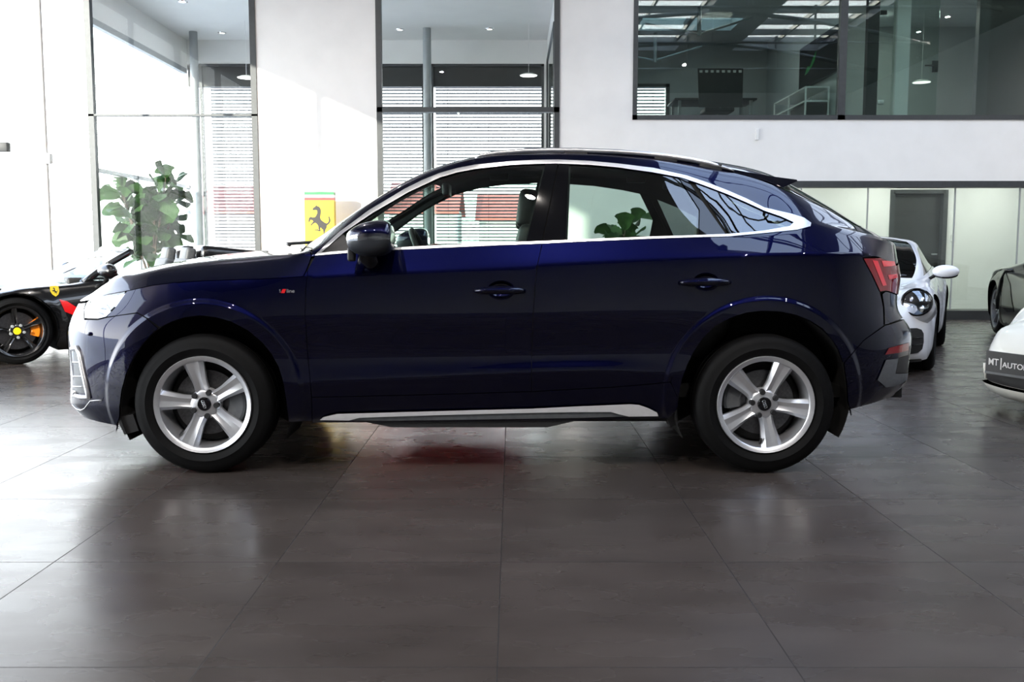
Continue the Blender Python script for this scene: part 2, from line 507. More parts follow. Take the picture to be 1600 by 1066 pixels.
        for side in sides:
            X, N = s.pts(vv[:, 0], vv[:, 1], side, off)
            n0 = len(V); V += X.tolist(); NR += N.tolist()
            for t in T:
                p = X[list(t)]; fn = np.cross(p[1] - p[0], p[2] - p[0]); t2 = list(t)
                if fn @ N[list(t)].sum(0) < 0: t2.reverse()
                FC.append([n0 + i for i in t2])
            if thick:
                for i, j in bd:
                    if len(sides) == 2 and abs(X[i][1] - s.yc) < 2e-3 and abs(X[j][1] - s.yc) < 2e-3: continue
                    a, b = X[i], X[j]; a2, b2 = a - thick * N[i], b - thick * N[j]
                    q = np.cross(b - a, N[i]); l = np.linalg.norm(q); q = q / l if l > 1e-9 else N[i]
                    m = len(V); V += [a.tolist(), b.tolist(), b2.tolist(), a2.tolist()]; NR += [q.tolist()] * 4
                    FC.append([m, m + 1, m + 2, m + 3])
        return mesh_obj(name, V, FC, mat, parent, True, NR)

def inside(P, L):
    x, y = P[:, 0], P[:, 1]; r = np.zeros(len(P), bool); n = len(L)
    for i in range(n):
        x0, y0 = L[i]; x1, y1 = L[(i + 1) % n]
        if y0 == y1: continue
        c = ((y0 > y) != (y1 > y)) & (x < (x1 - x0) * (y - y0) / (y1 - y0) + x0)
        r ^= c
    return r
def lettering(name, txt, loc, size, mat, parent, rot=(math.pi / 2, 0, 0), extrude=.001, align='LEFT', sx=1.0, bold=0.0):
    """raised letters as a mesh"""
    c = bpy.data.curves.new(name, 'FONT'); c.body = txt; c.size = size; c.extrude = extrude; c.align_x = align; c.align_y = 'CENTER'; c.offset = bold
    o = bpy.data.objects.new(name, c); COL.objects.link(o)
    bpy.context.view_layer.update()
    me = bpy.data.meshes.new_from_object(o.evaluated_get(bpy.context.evaluated_depsgraph_get()))
    COL.objects.unlink(o); bpy.data.objects.remove(o)
    me.materials.clear(); me.materials.append(mat)
    o = bpy.data.objects.new(name, me); put(o, parent)
    o.location = Vector(loc) - (OFF[parent.name] if parent is not None else Vector((0, 0, 0)))
    o.rotation_euler = rot; o.scale = (sx, 1, 1)
    return o
# ------------------------------------------------------------------ the showroom
XL, YB = -6.5, 15.0                         # glazed left side, back wall
XR, YFRONT, ZC = 13.0, -7.5, 7.0
def zb(v, Y=YB, u=800): return at(u, v, Y)[1]
def xb(u, Y=YB, v=200): return at(u, v, Y)[0]

M['wall'] = noise_color(material('white_plaster', (.78, .77, .755), .8, spec=.3), (.76, .75, .735), (.80, .79, .775), 3, bump=.05, bscale=120, dist=.002)
M['grey_wall'] = noise_color(material('grey_plaster', (.42, .43, .44), .8), (.40, .41, .42), (.44, .45, .46), 3)
M['front_wall'] = noise_color(material('grey_front_wall', (.45, .455, .46), .8), (.43, .435, .44), (.47, .475, .48), 3)
M['ceiling'] = noise_color(material('ceiling_paint', (.76, .76, .755), .85), (.74, .74, .735), (.78, .78, .775), 2)
M['dark_ceiling'] = noise_color(material('grey_metal_deck', (.16, .17, .18), .7), (.14, .15, .16), (.18, .19, .20), 2)
M['frame'] = noise_color(material('anthracite_frame', (.050, .055, .058), .45, .3), (.046, .050, .053), (.055, .060, .063), 15)
M['steel'] = noise_color(material('grey_painted_steel', (.30, .32, .33), .45, .2), (.28, .30, .31), (.32, .34, .35), 8)
M['white_frame'] = noise_color(material('white_painted_metal', (.75, .75, .74), .45), (.73, .73, .72), (.77, .77, .76), 12)
M['pane'] = glass('window_pane', (.96, .975, .968), 1.5, boost=.16)
M['pane_green'] = glass('greenish_pane', (.86, .925, .895), 1.5)
M['pane_dark'] = glass('tinted_pane', (.72, .80, .77), 1.5, boost=1.3)
M['dark_panel'] = noise_color(material('dark_panel', (.02, .022, .022), .5), (.018, .02, .02), (.024, .026, .026), 5)
M['slat'] = noise_color(material('blind_slat', (.10, .105, .11), .55, .2), (.09, .095, .10), (.11, .115, .12), 10)
M['ground'] = noise_color(material('outdoor_paving', (.55, .54, .52), .9), (.50, .49, .47), (.60, .59, .57), .8)

def floor_material():
    m = material('slate_look_tile', (.1, .1, .1), .3, spec=.24)
    N, L, b = nodes(m)
    tc = N.new('ShaderNodeTexCoord'); sx = N.new('ShaderNodeSeparateXYZ'); L.new(tc.outputs['Object'], sx.inputs[0])
    def math_(op, a, bb=None, c=None, clamp=False):
        n = N.new('ShaderNodeMath'); n.operation = op; n.use_clamp = clamp
        for i, q in enumerate((a, bb, c)):
            if q is None: continue
            if isinstance(q, (int, float)): n.inputs[i].default_value = q
            else: L.new(q, n.inputs[i])
        return n.outputs[0]
    TX, TY, OX, OY = .812, .876, -.04, 2.516
    ax = math_('DIVIDE', math_('SUBTRACT', sx.outputs['X'], OX), TX); ay = math_('DIVIDE', math_('SUBTRACT', sx.outputs['Y'], OY), TY)
    def joint(a, T, wd):
        fr = math_('FRACT', a); d = math_('MULTIPLY', math_('MINIMUM', fr, math_('SUBTRACT', 1.0, fr)), T)
        return math_('SUBTRACT', 1.0, math_('DIVIDE', d, wd, clamp=True), clamp=True)
    jn = math_('MAXIMUM', joint(ax, TX, .0026), joint(ay, TY, .0024))
    jn = math_('POWER', jn, .5)
    # a shade of its own for every tile
    cx = N.new('ShaderNodeCombineXYZ'); L.new(math_('FLOOR', ax), cx.inputs[0]); L.new(math_('FLOOR', ay), cx.inputs[1])
    wn = N.new('ShaderNodeTexWhiteNoise'); wn.noise_dimensions = '3D'; L.new(cx.outputs[0], wn.inputs['Vector'])
    # cloudy slate pattern, drawn out along x, shifted tile by tile
    mp = N.new('ShaderNodeVectorMath'); mp.operation = 'MULTIPLY_ADD'; L.new(wn.outputs['Color'], mp.inputs[0]); mp.inputs[1].default_value = (9, 9, 9); L.new(tc.outputs['Object'], mp.inputs[2])
    st = N.new('ShaderNodeMapping'); st.inputs['Scale'].default_value = (.8, 1.7, 1); L.new(mp.outputs[0], st.inputs[0])
    n1 = N.new('ShaderNodeTexNoise'); n1.inputs['Scale'].default_value = 2.6; n1.inputs['Detail'].default_value = 6; n1.inputs['Roughness'].default_value = .55; L.new(st.outputs[0], n1.inputs['Vector'])
    rp = N.new('ShaderNodeValToRGB'); e = rp.color_ramp.elements
    e[0].position = .2; e[0].color = (.036, .030, .027, 1); e[1].position = .8; e[1].color = (.064, .0535, .0485, 1)
    L.new(n1.outputs[0], rp.inputs[0])
    hv = N.new('ShaderNodeHueSaturation'); L.new(rp.outputs[0], hv.inputs['Color']); L.new(math_('MULTIPLY_ADD', wn.outputs['Value'], .22, .89), hv.inputs['Value'])
    mx = N.new('ShaderNodeMix'); mx.data_type = 'RGBA'; L.new(jn, mx.inputs['Factor']); L.new(hv.outputs[0], mx.inputs['A']); mx.inputs['B'].default_value = (.012, .011, .011, 1)
    L.new(mx.outputs['Result'], b.inputs['Base Color'])
    n2 = N.new('ShaderNodeTexNoise'); n2.inputs['Scale'].default_value = 3.0; n2.inputs['Detail'].default_value = 3; L.new(st.outputs[0], n2.inputs['Vector'])
    mr = N.new('ShaderNodeMapRange'); mr.inputs['From Min'].default_value = .3; mr.inputs['From Max'].default_value = .7; mr.inputs['To Min'].default_value = .23; mr.inputs['To Max'].default_value = .31
    L.new(n2.outputs[0], mr.inputs[0]); L.new(math_('ADD', mr.outputs[0], math_('MULTIPLY', jn, .5)), b.inputs['Roughness'])
    # cleft slate relief
    n3 = N.new('ShaderNodeTexNoise'); n3.inputs['Scale'].default_value = 9.0; n3.inputs['Detail'].default_value = 2.5; n3.inputs['Roughness'].default_value = .55; n3.inputs['Distortion'].default_value = .15; L.new(st.outputs[0], n3.inputs['Vector'])
    bp = N.new('ShaderNodeBump'); bp.inputs['Strength'].default_value = .14; bp.inputs['Distance'].default_value = .0022; L.new(n3.outputs[0], bp.inputs['Height'])
    b2 = N.new('ShaderNodeBump'); b2.inputs['Strength'].default_value = .15; b2.inputs['Distance'].default_value = .001; b2.invert = True; L.new(jn, b2.inputs['Height']); L.new(bp.outputs[0], b2.inputs['Normal'])
    L.new(b2.outputs[0], b.inputs['Normal'])
    return m
M['floor'] = floor_material()

def structure(mb, name, mat, base=None, smooth=False):
    bm = mb
    o = bm.build(name, mat, None, smooth)
    return tag(o, kind='structure')
# floor with its origin at the world's, so the tile joints lie where they were measured
fl = mesh_obj('floor', [(x, y, z) for z in (-.2, 0) for y in (YFRONT, 21.0) for x in (XL - .0, XR)], [(0, 2, 3, 1), (4, 5, 7, 6), (0, 1, 5, 4), (2, 6, 7, 3), (0, 4, 6, 2), (1, 3, 7, 5)], M['floor'], base=(0, 0, 0))
tag(fl, kind='structure')
gr = tag(MB().box(-80, 80, -60, 140, -.6, -.25).build('ground', M['ground']), kind='structure')

# ceiling with two long skylight openings
Z1 = ZC + .4
SKY = [(2.3, 4.9, .5, 13.5), (6.6, 9.2, .5, 13.5)]
cl = MB()
xs = [XL - .3, 2.3, 4.9, 6.6, 9.2, XR + .3]
cl.box(xs[0], xs[1], YFRONT - .3, YB + .3, ZC, Z1).box(xs[2], xs[3], YFRONT - .3, YB + .3, ZC, Z1).box(xs[4], xs[5], YFRONT - .3, YB + .3, ZC, Z1)
for x0, x1, y0, y1 in SKY:
    cl.box(x0, x1, YFRONT - .3, y0, ZC, Z1).box(x0, x1, y1, YB + .3, ZC, Z1)
structure(cl, 'ceiling', M['dark_ceiling'])
for i, (x0, x1, y0, y1) in enumerate(SKY):
    fr = MB()
    for y in np.arange(y0 + 1.3, y1, 1.3): fr.box(x0, x1, y - .04, y + .04, ZC + .18, ZC + .34)
    for x in (x0 + .03, (x0 + x1) / 2, x1 - .03): fr.box(x - .03, x + .03, y0, y1, ZC + .2, ZC + .3)
    o = structure(fr, f'window_{10 + i}', M['frame'])
    g = MB().box(x0, x1, y0, y1, ZC + .30, ZC + .31).build('pane', M['pane'], o)
    portal('skylight_portal', ((x0 + x1) / 2, (y0 + y1) / 2, Z1 + .02), (0, 0, -1), x1 - x0, y1 - y0)
# arched roof trusses under the skylights
for i, y in enumerate((2.5, 6.0, 9.5, 13.0)):
    b = MB(); P = [(x, y, ZC - .95 + .75 * math.sin(math.pi * (x + .3) / 10.5)) for x in np.linspace(-.3, 10.2, 22)]
    b.tube(P, .05, 8); b.tube([(-.3, y, ZC - .9), (10.2, y, ZC - .9)], .03, 8)
    for x in (2.4, 4.9, 7.4): b.tube([(x, y, ZC - .9), (x, y, ZC)], .03, 8)
    structure(b, f'beam_{i + 1}', M['frame'])

# solid walls out of the picture
structure(MB().box(XL - .3, XR + .3, YFRONT - .3, YFRONT, 0, ZC), 'wall_front', M['front_wall'])
structure(MB().box(XR, XR + .3, YFRONT, 21.0, 0, ZC), 'wall_right', M['grey_wall'])
Y_OPEN = 0.0
structure(MB().box(XL - .3, XL, YFRONT, Y_OPEN, 0, ZC).box(XL - .3, XL, Y_OPEN, YB + .3, 5.15, ZC), 'wall_left', M['wall'])
# glazed facade on the left
fr = MB()
for y in (Y_OPEN + .04, 2.9, 5.6, 8.2, 10.8): fr.box(XL - .12, XL, y - .03, y + .03, 0, 5.15)
fr.box(XL - .10, XL, Y_OPEN, YB, 5.05, 5.15).box(XL - .10, XL, Y_OPEN, YB, -.0, .08)
o = structure(fr, 'window_1', M['white_frame'])
MB().box(XL - .06, XL - .05, Y_OPEN, YB, .08, 5.05).build('pane', M['pane'], o)
portal('facade_portal', (XL - .35, (Y_OPEN + YB) / 2, 2.6), (1, 0, 0), 5.1, YB - Y_OPEN)
structure(MB().cyl((XL + .06, 13.42, 0), (XL + .06, 13.42, 5.15), .045, n=20), 'column_1', M['white_frame'], smooth=40)
tag(MB().rbox((XL + .10, 13.40, zb(248, 13.4, 75)), .06, .05, .07, .015, 2).build('junction_box', M['white_frame'], None, 40), 'small white junction box halfway up the slim left column', 'junction box')
zc = zb(231, 12.3, 4); tag(MB().rbox((XL + .09, 12.22, zc), .10, .05, .06, .012, 2).build('door_closer', M['dark_panel'], None, 40), 'dark box high on the glass at the far left edge', 'door closer')

# back wall
W1 = (XL, xb(403)); W2 = (xb(589), xb(874)); W3 = (xb(988), XR); LOW = (3.35, XR)
Z3 = zb(181); ZLB = zb(283); ZLT = zb(293)
wb = MB()
wb.box(W1[1], W2[0], YB, YB + .3, 0, ZC).box(W2[1], W3[0], YB, YB + .3, 0, ZC)
wb.box(W3[0], XR, YB, YB + .3, ZLB, Z3).box(W3[0], LOW[0], YB, YB + .3, 0, ZLB).box(W3[0], XR, YB, YB + .3, 5.6, ZC)
wb.box(W1[0], W1[1], YB, YB + .3, 5.6, ZC).box(W2[0], W2[1], YB, YB + .3, 5.6, ZC)
structure(wb, 'wall_back', M['wall'])

def window(n, x0, x1, z0, z1, bars_x=(), bars_z=(), fw=.075, mat='pane', y=YB, d=.09, fmat='frame'):
    fr = MB(); y0, y1 = y - .02, y + d
    fr.box(x0, x0 + fw, y0, y1, z0, z1).box(x1 - fw, x1, y0, y1, z0, z1).box(x0, x1, y0, y1, z0, z0 + fw).box(x0, x1, y0, y1, z1 - fw, z1)
    for x, wd in bars_x: fr.box(x - wd / 2, x + wd / 2, y0, y1, z0, z1)
    for z, wd in bars_z: fr.box(x0, x1, y0, y1, z - wd / 2, z + wd / 2)
    o = structure(fr, f'window_{n}', M[fmat])
    MB().box(x0 + fw * .5, x1 - fw * .5, y + .03, y + .042, z0 + fw * .5, z1 - fw * .5).build('pane', M[mat], o)
    return o
window(2, W1[0] - .0, W1[1], 0, 5.6, bars_z=[(zb(180), .03)], fw=.09)
window(3, W2[0], W2[1], 0, 5.6, bars_z=[(zb(171.5), .075)], fw=.085)
window(4, W3[0], XR, Z3 - .06, 5.6, bars_x=[(xb(1317, YB, 90), .11)], fw=.07, mat='pane_dark')
# dark beam over the glass office front, its panes and plinth
structure(MB().box(LOW[0], XR, YB - .03, YB + .2, ZLT, ZLB), 'trim_1', M['frame'])
gf = MB()
for u in (1251, 1355, 1491, 1592): gf.box(xb(u, YB, 380) - .008, xb(u, YB, 380) + .008, YB + .03, YB + .06, .16, ZLT)
gf.box(LOW[0], LOW[0] + .06, YB, YB + .12, 0, ZLT)
o = structure(gf, 'window_5', M['steel'])
MB().box(LOW[0], XR, YB + .04, YB + .05, .14, ZLT).build('pane', M['pane_green'], o)
structure(MB().box(LOW[0], XR, YB - .01, YB + .14, 0, .14), 'baseboard_back', M['dark_panel'])
tag(MB().rbox((xb(1183), YB - .02, zb(210)), .025, .02, .085, .008, 2).build('wall_sensor', M['white_frame'], None, 40), 'small cream wall sensor on the white band under the upper office', 'sensor')

# glass office on the ground floor
YO = 17.6
dx0, dx1 = at(1394, 340, YO)[0], at(1475, 340, YO)[0]; dz = at(1430, 300, YO)[1]
of = MB().box(LOW[0] - .2, dx0, YO, YO + .2, 0, 2.7).box(dx1, XR, YO, YO + .2, 0, 2.7).box(dx0, dx1, YO, YO + .2, dz, 2.7).box(LOW[0] - .2, LOW[0], YB + .3, YO, 0, 2.7)
structure(of, 'wall_office', M['wall'])
structure(MB().box(LOW[0] - .2, XR, YB + .3, YO + .2, 2.7, 2.8), 'ceiling_office', M['ceiling'])
dr = structure(MB().box(dx0 - .05, dx0 + .03, YO - .03, YO + .1, 0, dz + .04).box(dx1 - .03, dx1 + .05, YO - .03, YO + .1, 0, dz + .04).box(dx0, dx1, YO - .03, YO + .1, dz - .03, dz + .04), 'door_1', M['frame'])
MB().box(dx0 + .03, dx1 - .03, YO + .10, YO + .15, 0, dz - .03).build('door_leaf', M['dark_panel'], dr)
MB().rbox((dx1 - .12, YO + .07, 1.0), .05, .02, .012, .006, 2).build('handle', M['steel'], dr, 40)
x = xb(1489, YO, 360); tag(MB().rbox((x, YO - .012, at(1489, 372, YO)[1]), .035, .012, .06, .006, 2).build('light_switch', M['white_frame'], None, 40), 'white light switch beside the dark office doorway', 'light switch')
for x in (4.6, 6.6, 8.6):  # unseen fill lights, added to brighten the ground-floor office
    a = bpy.data.lights.new('office_fill_light', 'AREA'); a.size = .55; a.energy = 34; a.color = (1, .97, .92)
    ao = bpy.data.objects.new('office_fill_light', a); COL.objects.link(ao); ao.location = (x, 16.5, 2.65)
# ------------------------------------------------------------------ the pavilion seen through the back windows
YP, XP, ZP = 19.65, .70, 5.24
zt, zh, zs = at(700, 65, YP)[1], at(700, 100, YP)[1], at(700, 135, YP)[1]
pv = MB().box(XL, XP, YP, YP + .2, zh, ZP + .1).box(XL, XP, YP, YP + .2, 0, .5)
pv.box(XP - .06, XP, YP, YP + .2, .5, zh)
structure(pv, 'wall_pavilion', M['wall'])
structure(MB().box(XL - .2, XP + .2, YB + .28, YP + .2, ZP, 5.7), 'ceiling_pavilion', M['ceiling'])
structure(MB().box(XL - .2, XL, YB + .3, YP + .2, at(140, 27, 15.3)[1], ZP + .1), 'wall_pavilion_left', M['wall'])
xf = [at(u, 120, YP)[0] for u in (316, 400, 595, 659, 677, 846)]
window(6, at(312, 120, YP)[0], XP - .06, .5, zh, bars_x=[(at(492, 120, YP)[0], .1), ((xf[3] + xf[4]) / 2, (xf[4] - xf[3])), ], fw=.05, y=YP)
structure(MB().box(XL, XP - .05, YP + .02, YP + .2, zs, zh - .02), 'trim_2', M['dark_panel'])
fr = MB(); zl = at(140, 27, 15.3)[1]; z2 = at(150, 262, 15.2)[1]
fr.box(XL - .1, XL, YB + .3, YP, zl - .10, zl).box(XL - .08, XL, YB + .3, YP, z2 - .06, z2).box(XL - .08, XL, YB + .3, YP, 0, .08)
for y in (16.9, 18.1, YP - .05): fr.box(XL - .08, XL, y - .03, y + .03, 0, z2)
o = structure(fr, 'window_7', M['steel']); MB().box(XL - .05, XL - .04, YB + .3, YP, .08, zl).build('pane', M['pane'], o)
portal('pavilion_side_portal', (XL - .35, (YB + YP) / 2 + .2, zl / 2), (1, 0, 0), zl, YP - YB - .3)
portal('pavilion_back_portal', ((XL + XP) / 2, YP + .35, (zs + .5) / 2), (0, -1, 0), XP - XL, zs - .5)
pr = MB().box(XP, XP + .2, YB + .3, YP + .2, 0, ZP + .1); structure(pr, 'wall_pavilion_right', M['wall'])
fr = MB().box(XP - .03, XP + .01, 16.0, 19.2, zh - .06, zh).box(XP - .03, XP + .01, 16.0, 16.08, .3, zh).box(XP - .03, XP + .01, 19.12, 19.2, .3, zh)
o = structure(fr, 'window_8', M['frame']); MB().box(XP - .012, XP - .004, 16.08, 19.12, .3, zh - .06).build('pane', M['pane_dark'], o)
for i, (u, Y) in enumerate(((667.5, 18.6), (304, 18.9))):
    x = at(u, 120, Y)[0]
    structure(MB().cyl((x, Y, 0), (x, Y, ZP), .078, n=28), f'column_{i + 2}', M['steel'], smooth=40)
# a glass leaf standing open inside the pavilion
dl = thing('glass_door', 'greenish glass door leaf behind the leaves of the left plant', 'glass door', (at(215, 300, 17.75)[0], 17.75, 0))
x0, x1 = at(158, 300, 17.75)[0], at(246, 300, 17.75)[0]
MB().box(x0, x1, 17.74, 17.76, .05, 2.25).build('glass_leaf', M['pane_green'], dl)
MB().box(x0, x1, 17.72, 17.78, 0, .06).box(x0, x1, 17.72, 17.78, 2.23, 2.29).build('rail', M['steel'], dl)
MB().rbox((x1 - .07, 17.73, 2.18), .06, .04, .05, .01, 2).build('hinge', M['dark_panel'], dl)
# venetian blinds outside the far glass
def blind(x0, x1, z0, z1, y, label, group):
    b = thing('venetian_blind', label, 'blind', ((x0 + x1) / 2, y, z0), group=group)
    s = MB(); dzs = .0675; n = int((z1 - z0) / dzs)
    for i in range(n):
        z = z1 - (i + .5) * dzs; t = math.radians(17)
        for k in range(3):
            a, c = -.035 + k * .0233, -.035 + (k + 1) * .0233
            f = lambda q: .004 * (1 - (q / .035) ** 2) - q * math.tan(t)
            s.add([(x0, y + a, z + f(a)), (x1, y + a, z + f(a)), (x1, y + c, z + f(c)), (x0, y + c, z + f(c)),
                   (x0, y + a, z + f(a) - .003), (x1, y + a, z + f(a) - .003), (x1, y + c, z + f(c) - .003), (x0, y + c, z + f(c) - .003)],
                  [(0, 1, 2, 3), (7, 6, 5, 4), (0, 4, 5, 1), (2, 6, 7, 3), (1, 5, 6, 2), (3, 7, 4, 0)])
    s.build('slats', M['slat'], b)
    cd = MB()
    for x in np.linspace(x0 + .25, x1 - .25, max(2, int((x1 - x0) / .8) + 1)): cd.box(x - .003, x + .003, y - .04, y - .036, z0, z1)
    cd.build('ladder_cord', M['dark_panel'], b)
    MB().box(x0, x1, y - .05, y + .05, z1, z1 + .07).build('head_rail', M['slat'], b)
    return b
blind(xf[4] + .02, XP - .10, .55, zs, YP + .25, 'wide venetian blind right of the round column in the middle window', None)
blind(at(498, 120, YP)[0], xf[3] - .02, .55, zs, YP + .25, 'venetian blind left of the round column in the middle window', None)
blind(at(322, 120, YP)[0], at(488, 120, YP)[0], .55, zs, YP + .25, 'venetian blind far behind the tall plant at the left window', None)
# recessed ceiling spots and two round pendant lamps
M['lamp_glow'] = material('lit_lamp_disc', (.9, .9, .9), .5)
b = M['lamp_glow'].node_tree.nodes['Principled BSDF']; b.inputs['Emission Color'].default_value = (1, .97, .92, 1); b.inputs['Emission Strength'].default_value = 3.0
for u, v in ((285, 2), (347, 51), (625, 46), (765, 45)):
    t = (ZP - CAM_H) / ray(u, v)[2]; x, Y = ray(u, v)[0] * t, ray(u, v)[1] * t
    lb = {285: 'recessed ceiling spot nearest the top edge in the left window', 347: 'recessed ceiling spot deeper in the left window', 625: 'recessed ceiling spot left in the middle window', 765: 'recessed ceiling spot right in the middle window'}[u]
    s = thing('recessed_spot', lb, 'ceiling light', (x, Y, ZP - .01), group='recessed spots in the pavilion ceiling')
    MB().lathe([(.05, -.012), (.085, -.012), (.09, .0), (.05, .0)], (x, Y, ZP), (0, 0, 1), 28, closed=True).build('spot_ring', M['chrome'], s, 40)
    MB().lathe([(0, -.004), (.05, -.006)], (x, Y, ZP), (0, 0, 1), 24).build('spot_lamp', M['lamp_glow'], s, 40)
for u, v, lb in ((826, 117.5, 'round disc pendant lamp in front of the dark header, right in middle window'), (385, 121, 'round disc pendant lamp at the right edge of the left window')):
    Y = 18.0; x, z = at(u, v, Y)
    s = thing('pendant_lamp', lb, 'lamp', (x, Y, z), group='disc pendant lamps')
    MB().lathe([(0, .03), (.10, .028), (.165, .0), (.16, -.008), (.0, -.008)], (x, Y, z), (0, 0, 1), 36).build('lamp_shade', M['white_frame'], s, 40)
    MB().lathe([(0, -.009), (.15, -.009), (.15, -.012), (0, -.014)], (x, Y, z), (0, 0, 1), 36).build('lamp_diffuser', M['lamp_glow'], s, 40)
    MB().cyl((x, Y, z + .03), (x, Y, ZP), .004, n=8).build('cable', M['white_frame'], s)

# ------------------------------------------------------------------ the upper office behind the dark glass
ZF = Z3 - .06; YU = 19.8; XT = 5.14; ZU = 5.22
structure(MB().box(W3[0] - .3, XR, YB + .3, 21, ZF - .25, ZF - .02), 'floor_upper', M['grey_wall'])
uw = MB().box(W3[0] - .2, W3[0], YB + .3, 21, ZF, ZU).box(XT, XT + .12, YB + .5, 21, ZF, ZU)
wx0, wx1, wz0, wz1 = at(990, 150, YU)[0], at(1046, 150, YU)[0], ZF + .1, at(1000, 131, YU)[1]
uw.box(wx1, XT, YU, YU + .2, ZF, ZU).box(W3[0] - .2, wx0, YU, YU + .2, ZF, ZU).box(wx0, wx1, YU, YU + .2, wz1, ZU)
structure(uw, 'wall_upper', M['grey_wall'])
fr = MB().box(wx1 - .07, wx1, YU - .02, YU + .1, ZF, wz1).box(wx0, wx1, YU - .02, YU + .1, wz1 - .07, wz1)
o = structure(fr, 'window_9', M['frame']); MB().box(wx0, wx1, YU + .05, YU + .06, ZF, wz1).build('pane', M['pane'], o)
blind(wx0, wx1 - .05, ZF + .05, wz1 - .05, YU + .25, 'short venetian blind in the far window of the upper office', None)
cu = MB(); sk = (2.35, 4.15, 17.7, 18.7)
cu.box(W3[0] - .2, sk[0], YB + .28, 21, ZU, 5.7).box(sk[1], XR, YB + .28, 21, ZU, 5.7).box(sk[0], sk[1], YB + .28, sk[2], ZU, 5.7).box(sk[0], sk[1], sk[3], 21, ZU, 5.7)
structure(cu, 'ceiling_upper', M['grey_wall'])
o = structure(MB().box(sk[0] + .9, sk[0] + .98, sk[2], sk[3], ZU + .05, ZU + .15), 'window_12', M['frame'])
MB().box(sk[0], sk[1], sk[2], sk[3], ZU + .18, ZU + .19).build('pane', M['pane_dark'], o)
# roof struts crossing the room
for i, (x, y) in enumerate(((3.15, 16.6), (2.75, 18.9))):
    structure(MB().tube([(x, y, ZU), (x, y, ZU - .55)], .035, 10).tube([(x - .9, y, ZU - .35), (x, y, ZU - .52), (x + .9, y, ZU - .25)], .02, 8), f'beam_{i + 5}', M['steel'])
# television on the side wall
t = thing('television', 'large black television on the side wall of the upper office', 'television', (XT - .04, 17.2, 3.6))
y0, y1 = (XT - .06) * 1500 / (1291 - 800) * .985, (XT - .06) * 1500 / (1233 - 800) * .985
z0, z1 = at(1262, 128, (y0 + y1) / 2)[1], at(1262, 58, (y0 + y1) / 2)[1]
MB().box(XT - .07, XT - .02, y0, y1, z0, z1).build('screen_frame', M['black_gloss'], t)
MB().box(XT - .075, XT - .07, y0 + .03, y1 - .03, z0 + .03, z1 - .03).build('screen', M['black_gloss'], t)
M['green_glow'] = material('green_screen_glint', (.0, .05, .01), .3)  # glint on the television imitated by a glowing green shape
b = M['green_glow'].node_tree.nodes['Principled BSDF']; b.inputs['Emission Color'].default_value = (.02, .5, .08, 1); b.inputs['Emission Strength'].default_value = .10
g = MB(); yy = y1 - .35; zz = z0 + .22
P = [(yy, zz), (yy - .15, zz + .13), (yy - .28, zz + .10), (yy - .45, zz + .22), (yy - .62, zz + .30), (yy - .55, zz + .16), (yy - .38, zz + .08), (yy - .2, zz + .02)]
g.prism(P, lambda q, d: (XT - .0765 + d, q[0], q[1]), 0, .001).build('screen_glint', M['green_glow'], t)
# office chair with a slatted mesh back
cx, cy = at(1126, 140, 17.2)[0], 17.2
c = thing('office_chair', 'black mesh-back office chair at the table in the upper office', 'chair', (cx, cy, ZF))
ztop, zlow = at(1126, 106, cy)[1], at(1126, 150, cy)[1]; hwd = .40
V = MB(); V.prism([(-hwd * .95, zlow - .2), (hwd * .95, zlow - .2), (hwd, ztop), (-hwd, ztop)], lambda q, d: (cx + q[0], cy + d + (q[1] - zlow) * .12, q[1]), -.012, .012); V.build('backrest', M['leather'], c)
tr = [];
for i in range(8):
    x = -hwd * .86 + i * hwd * 1.72 / 7
    MB().box(cx + x - .025, cx + x + .025, cy - .03 + (ztop - zlow) * .12, cy - .014 + (ztop - zlow) * .12, ztop - .075, ztop - .035).build('back_tab', M['white_frame'], c)
MB().rbox((cx, cy + .28, ZF + .47), .26, .26, .04, .03, 3).build('seat', M['leather'], c, 40)
MB().cyl((cx, cy + .28, ZF + .08), (cx, cy + .28, ZF + .44), .03, n=16).build('gas_lift', M['steel'], c, 40)
sp = MB()
for k in range(5):
    a = 2 * math.pi * k / 5; sp.tube([(cx, cy + .28, ZF + .10), (cx + .3 * math.cos(a), cy + .28 + .3 * math.sin(a), ZF + .05)], .02, 8)
    sp.ball((cx + .3 * math.cos(a), cy + .28 + .3 * math.sin(a), ZF + .03), .025, .025, .025, 10, 6)
sp.build('star_base', M['steel'], c, 40)
MB().tube([(cx, cy + .05, ZF + .48), (cx, cy + .0, zlow - .1)], .025, 8).build('back_bar', M['steel'], c)
tb = thing('meeting_table', 'dark table behind the mesh-back chair in the upper office', 'table', (cx, 18.2, ZF))
zt_ = at(1126, 157, 18.0)[1]
MB().rbox((cx + .05, 18.25, zt_), .75, .45, .02, .012, 2).build('tabletop', M['dark_panel'], tb, 40)
for sx in (-.65, .65):
    for sy in (-.38, .38): MB().box(cx + .05 + sx - .025, cx + .05 + sx + .025, 18.25 + sy - .025, 18.25 + sy + .025, ZF, zt_ - .02).build('leg', M['steel'], tb)
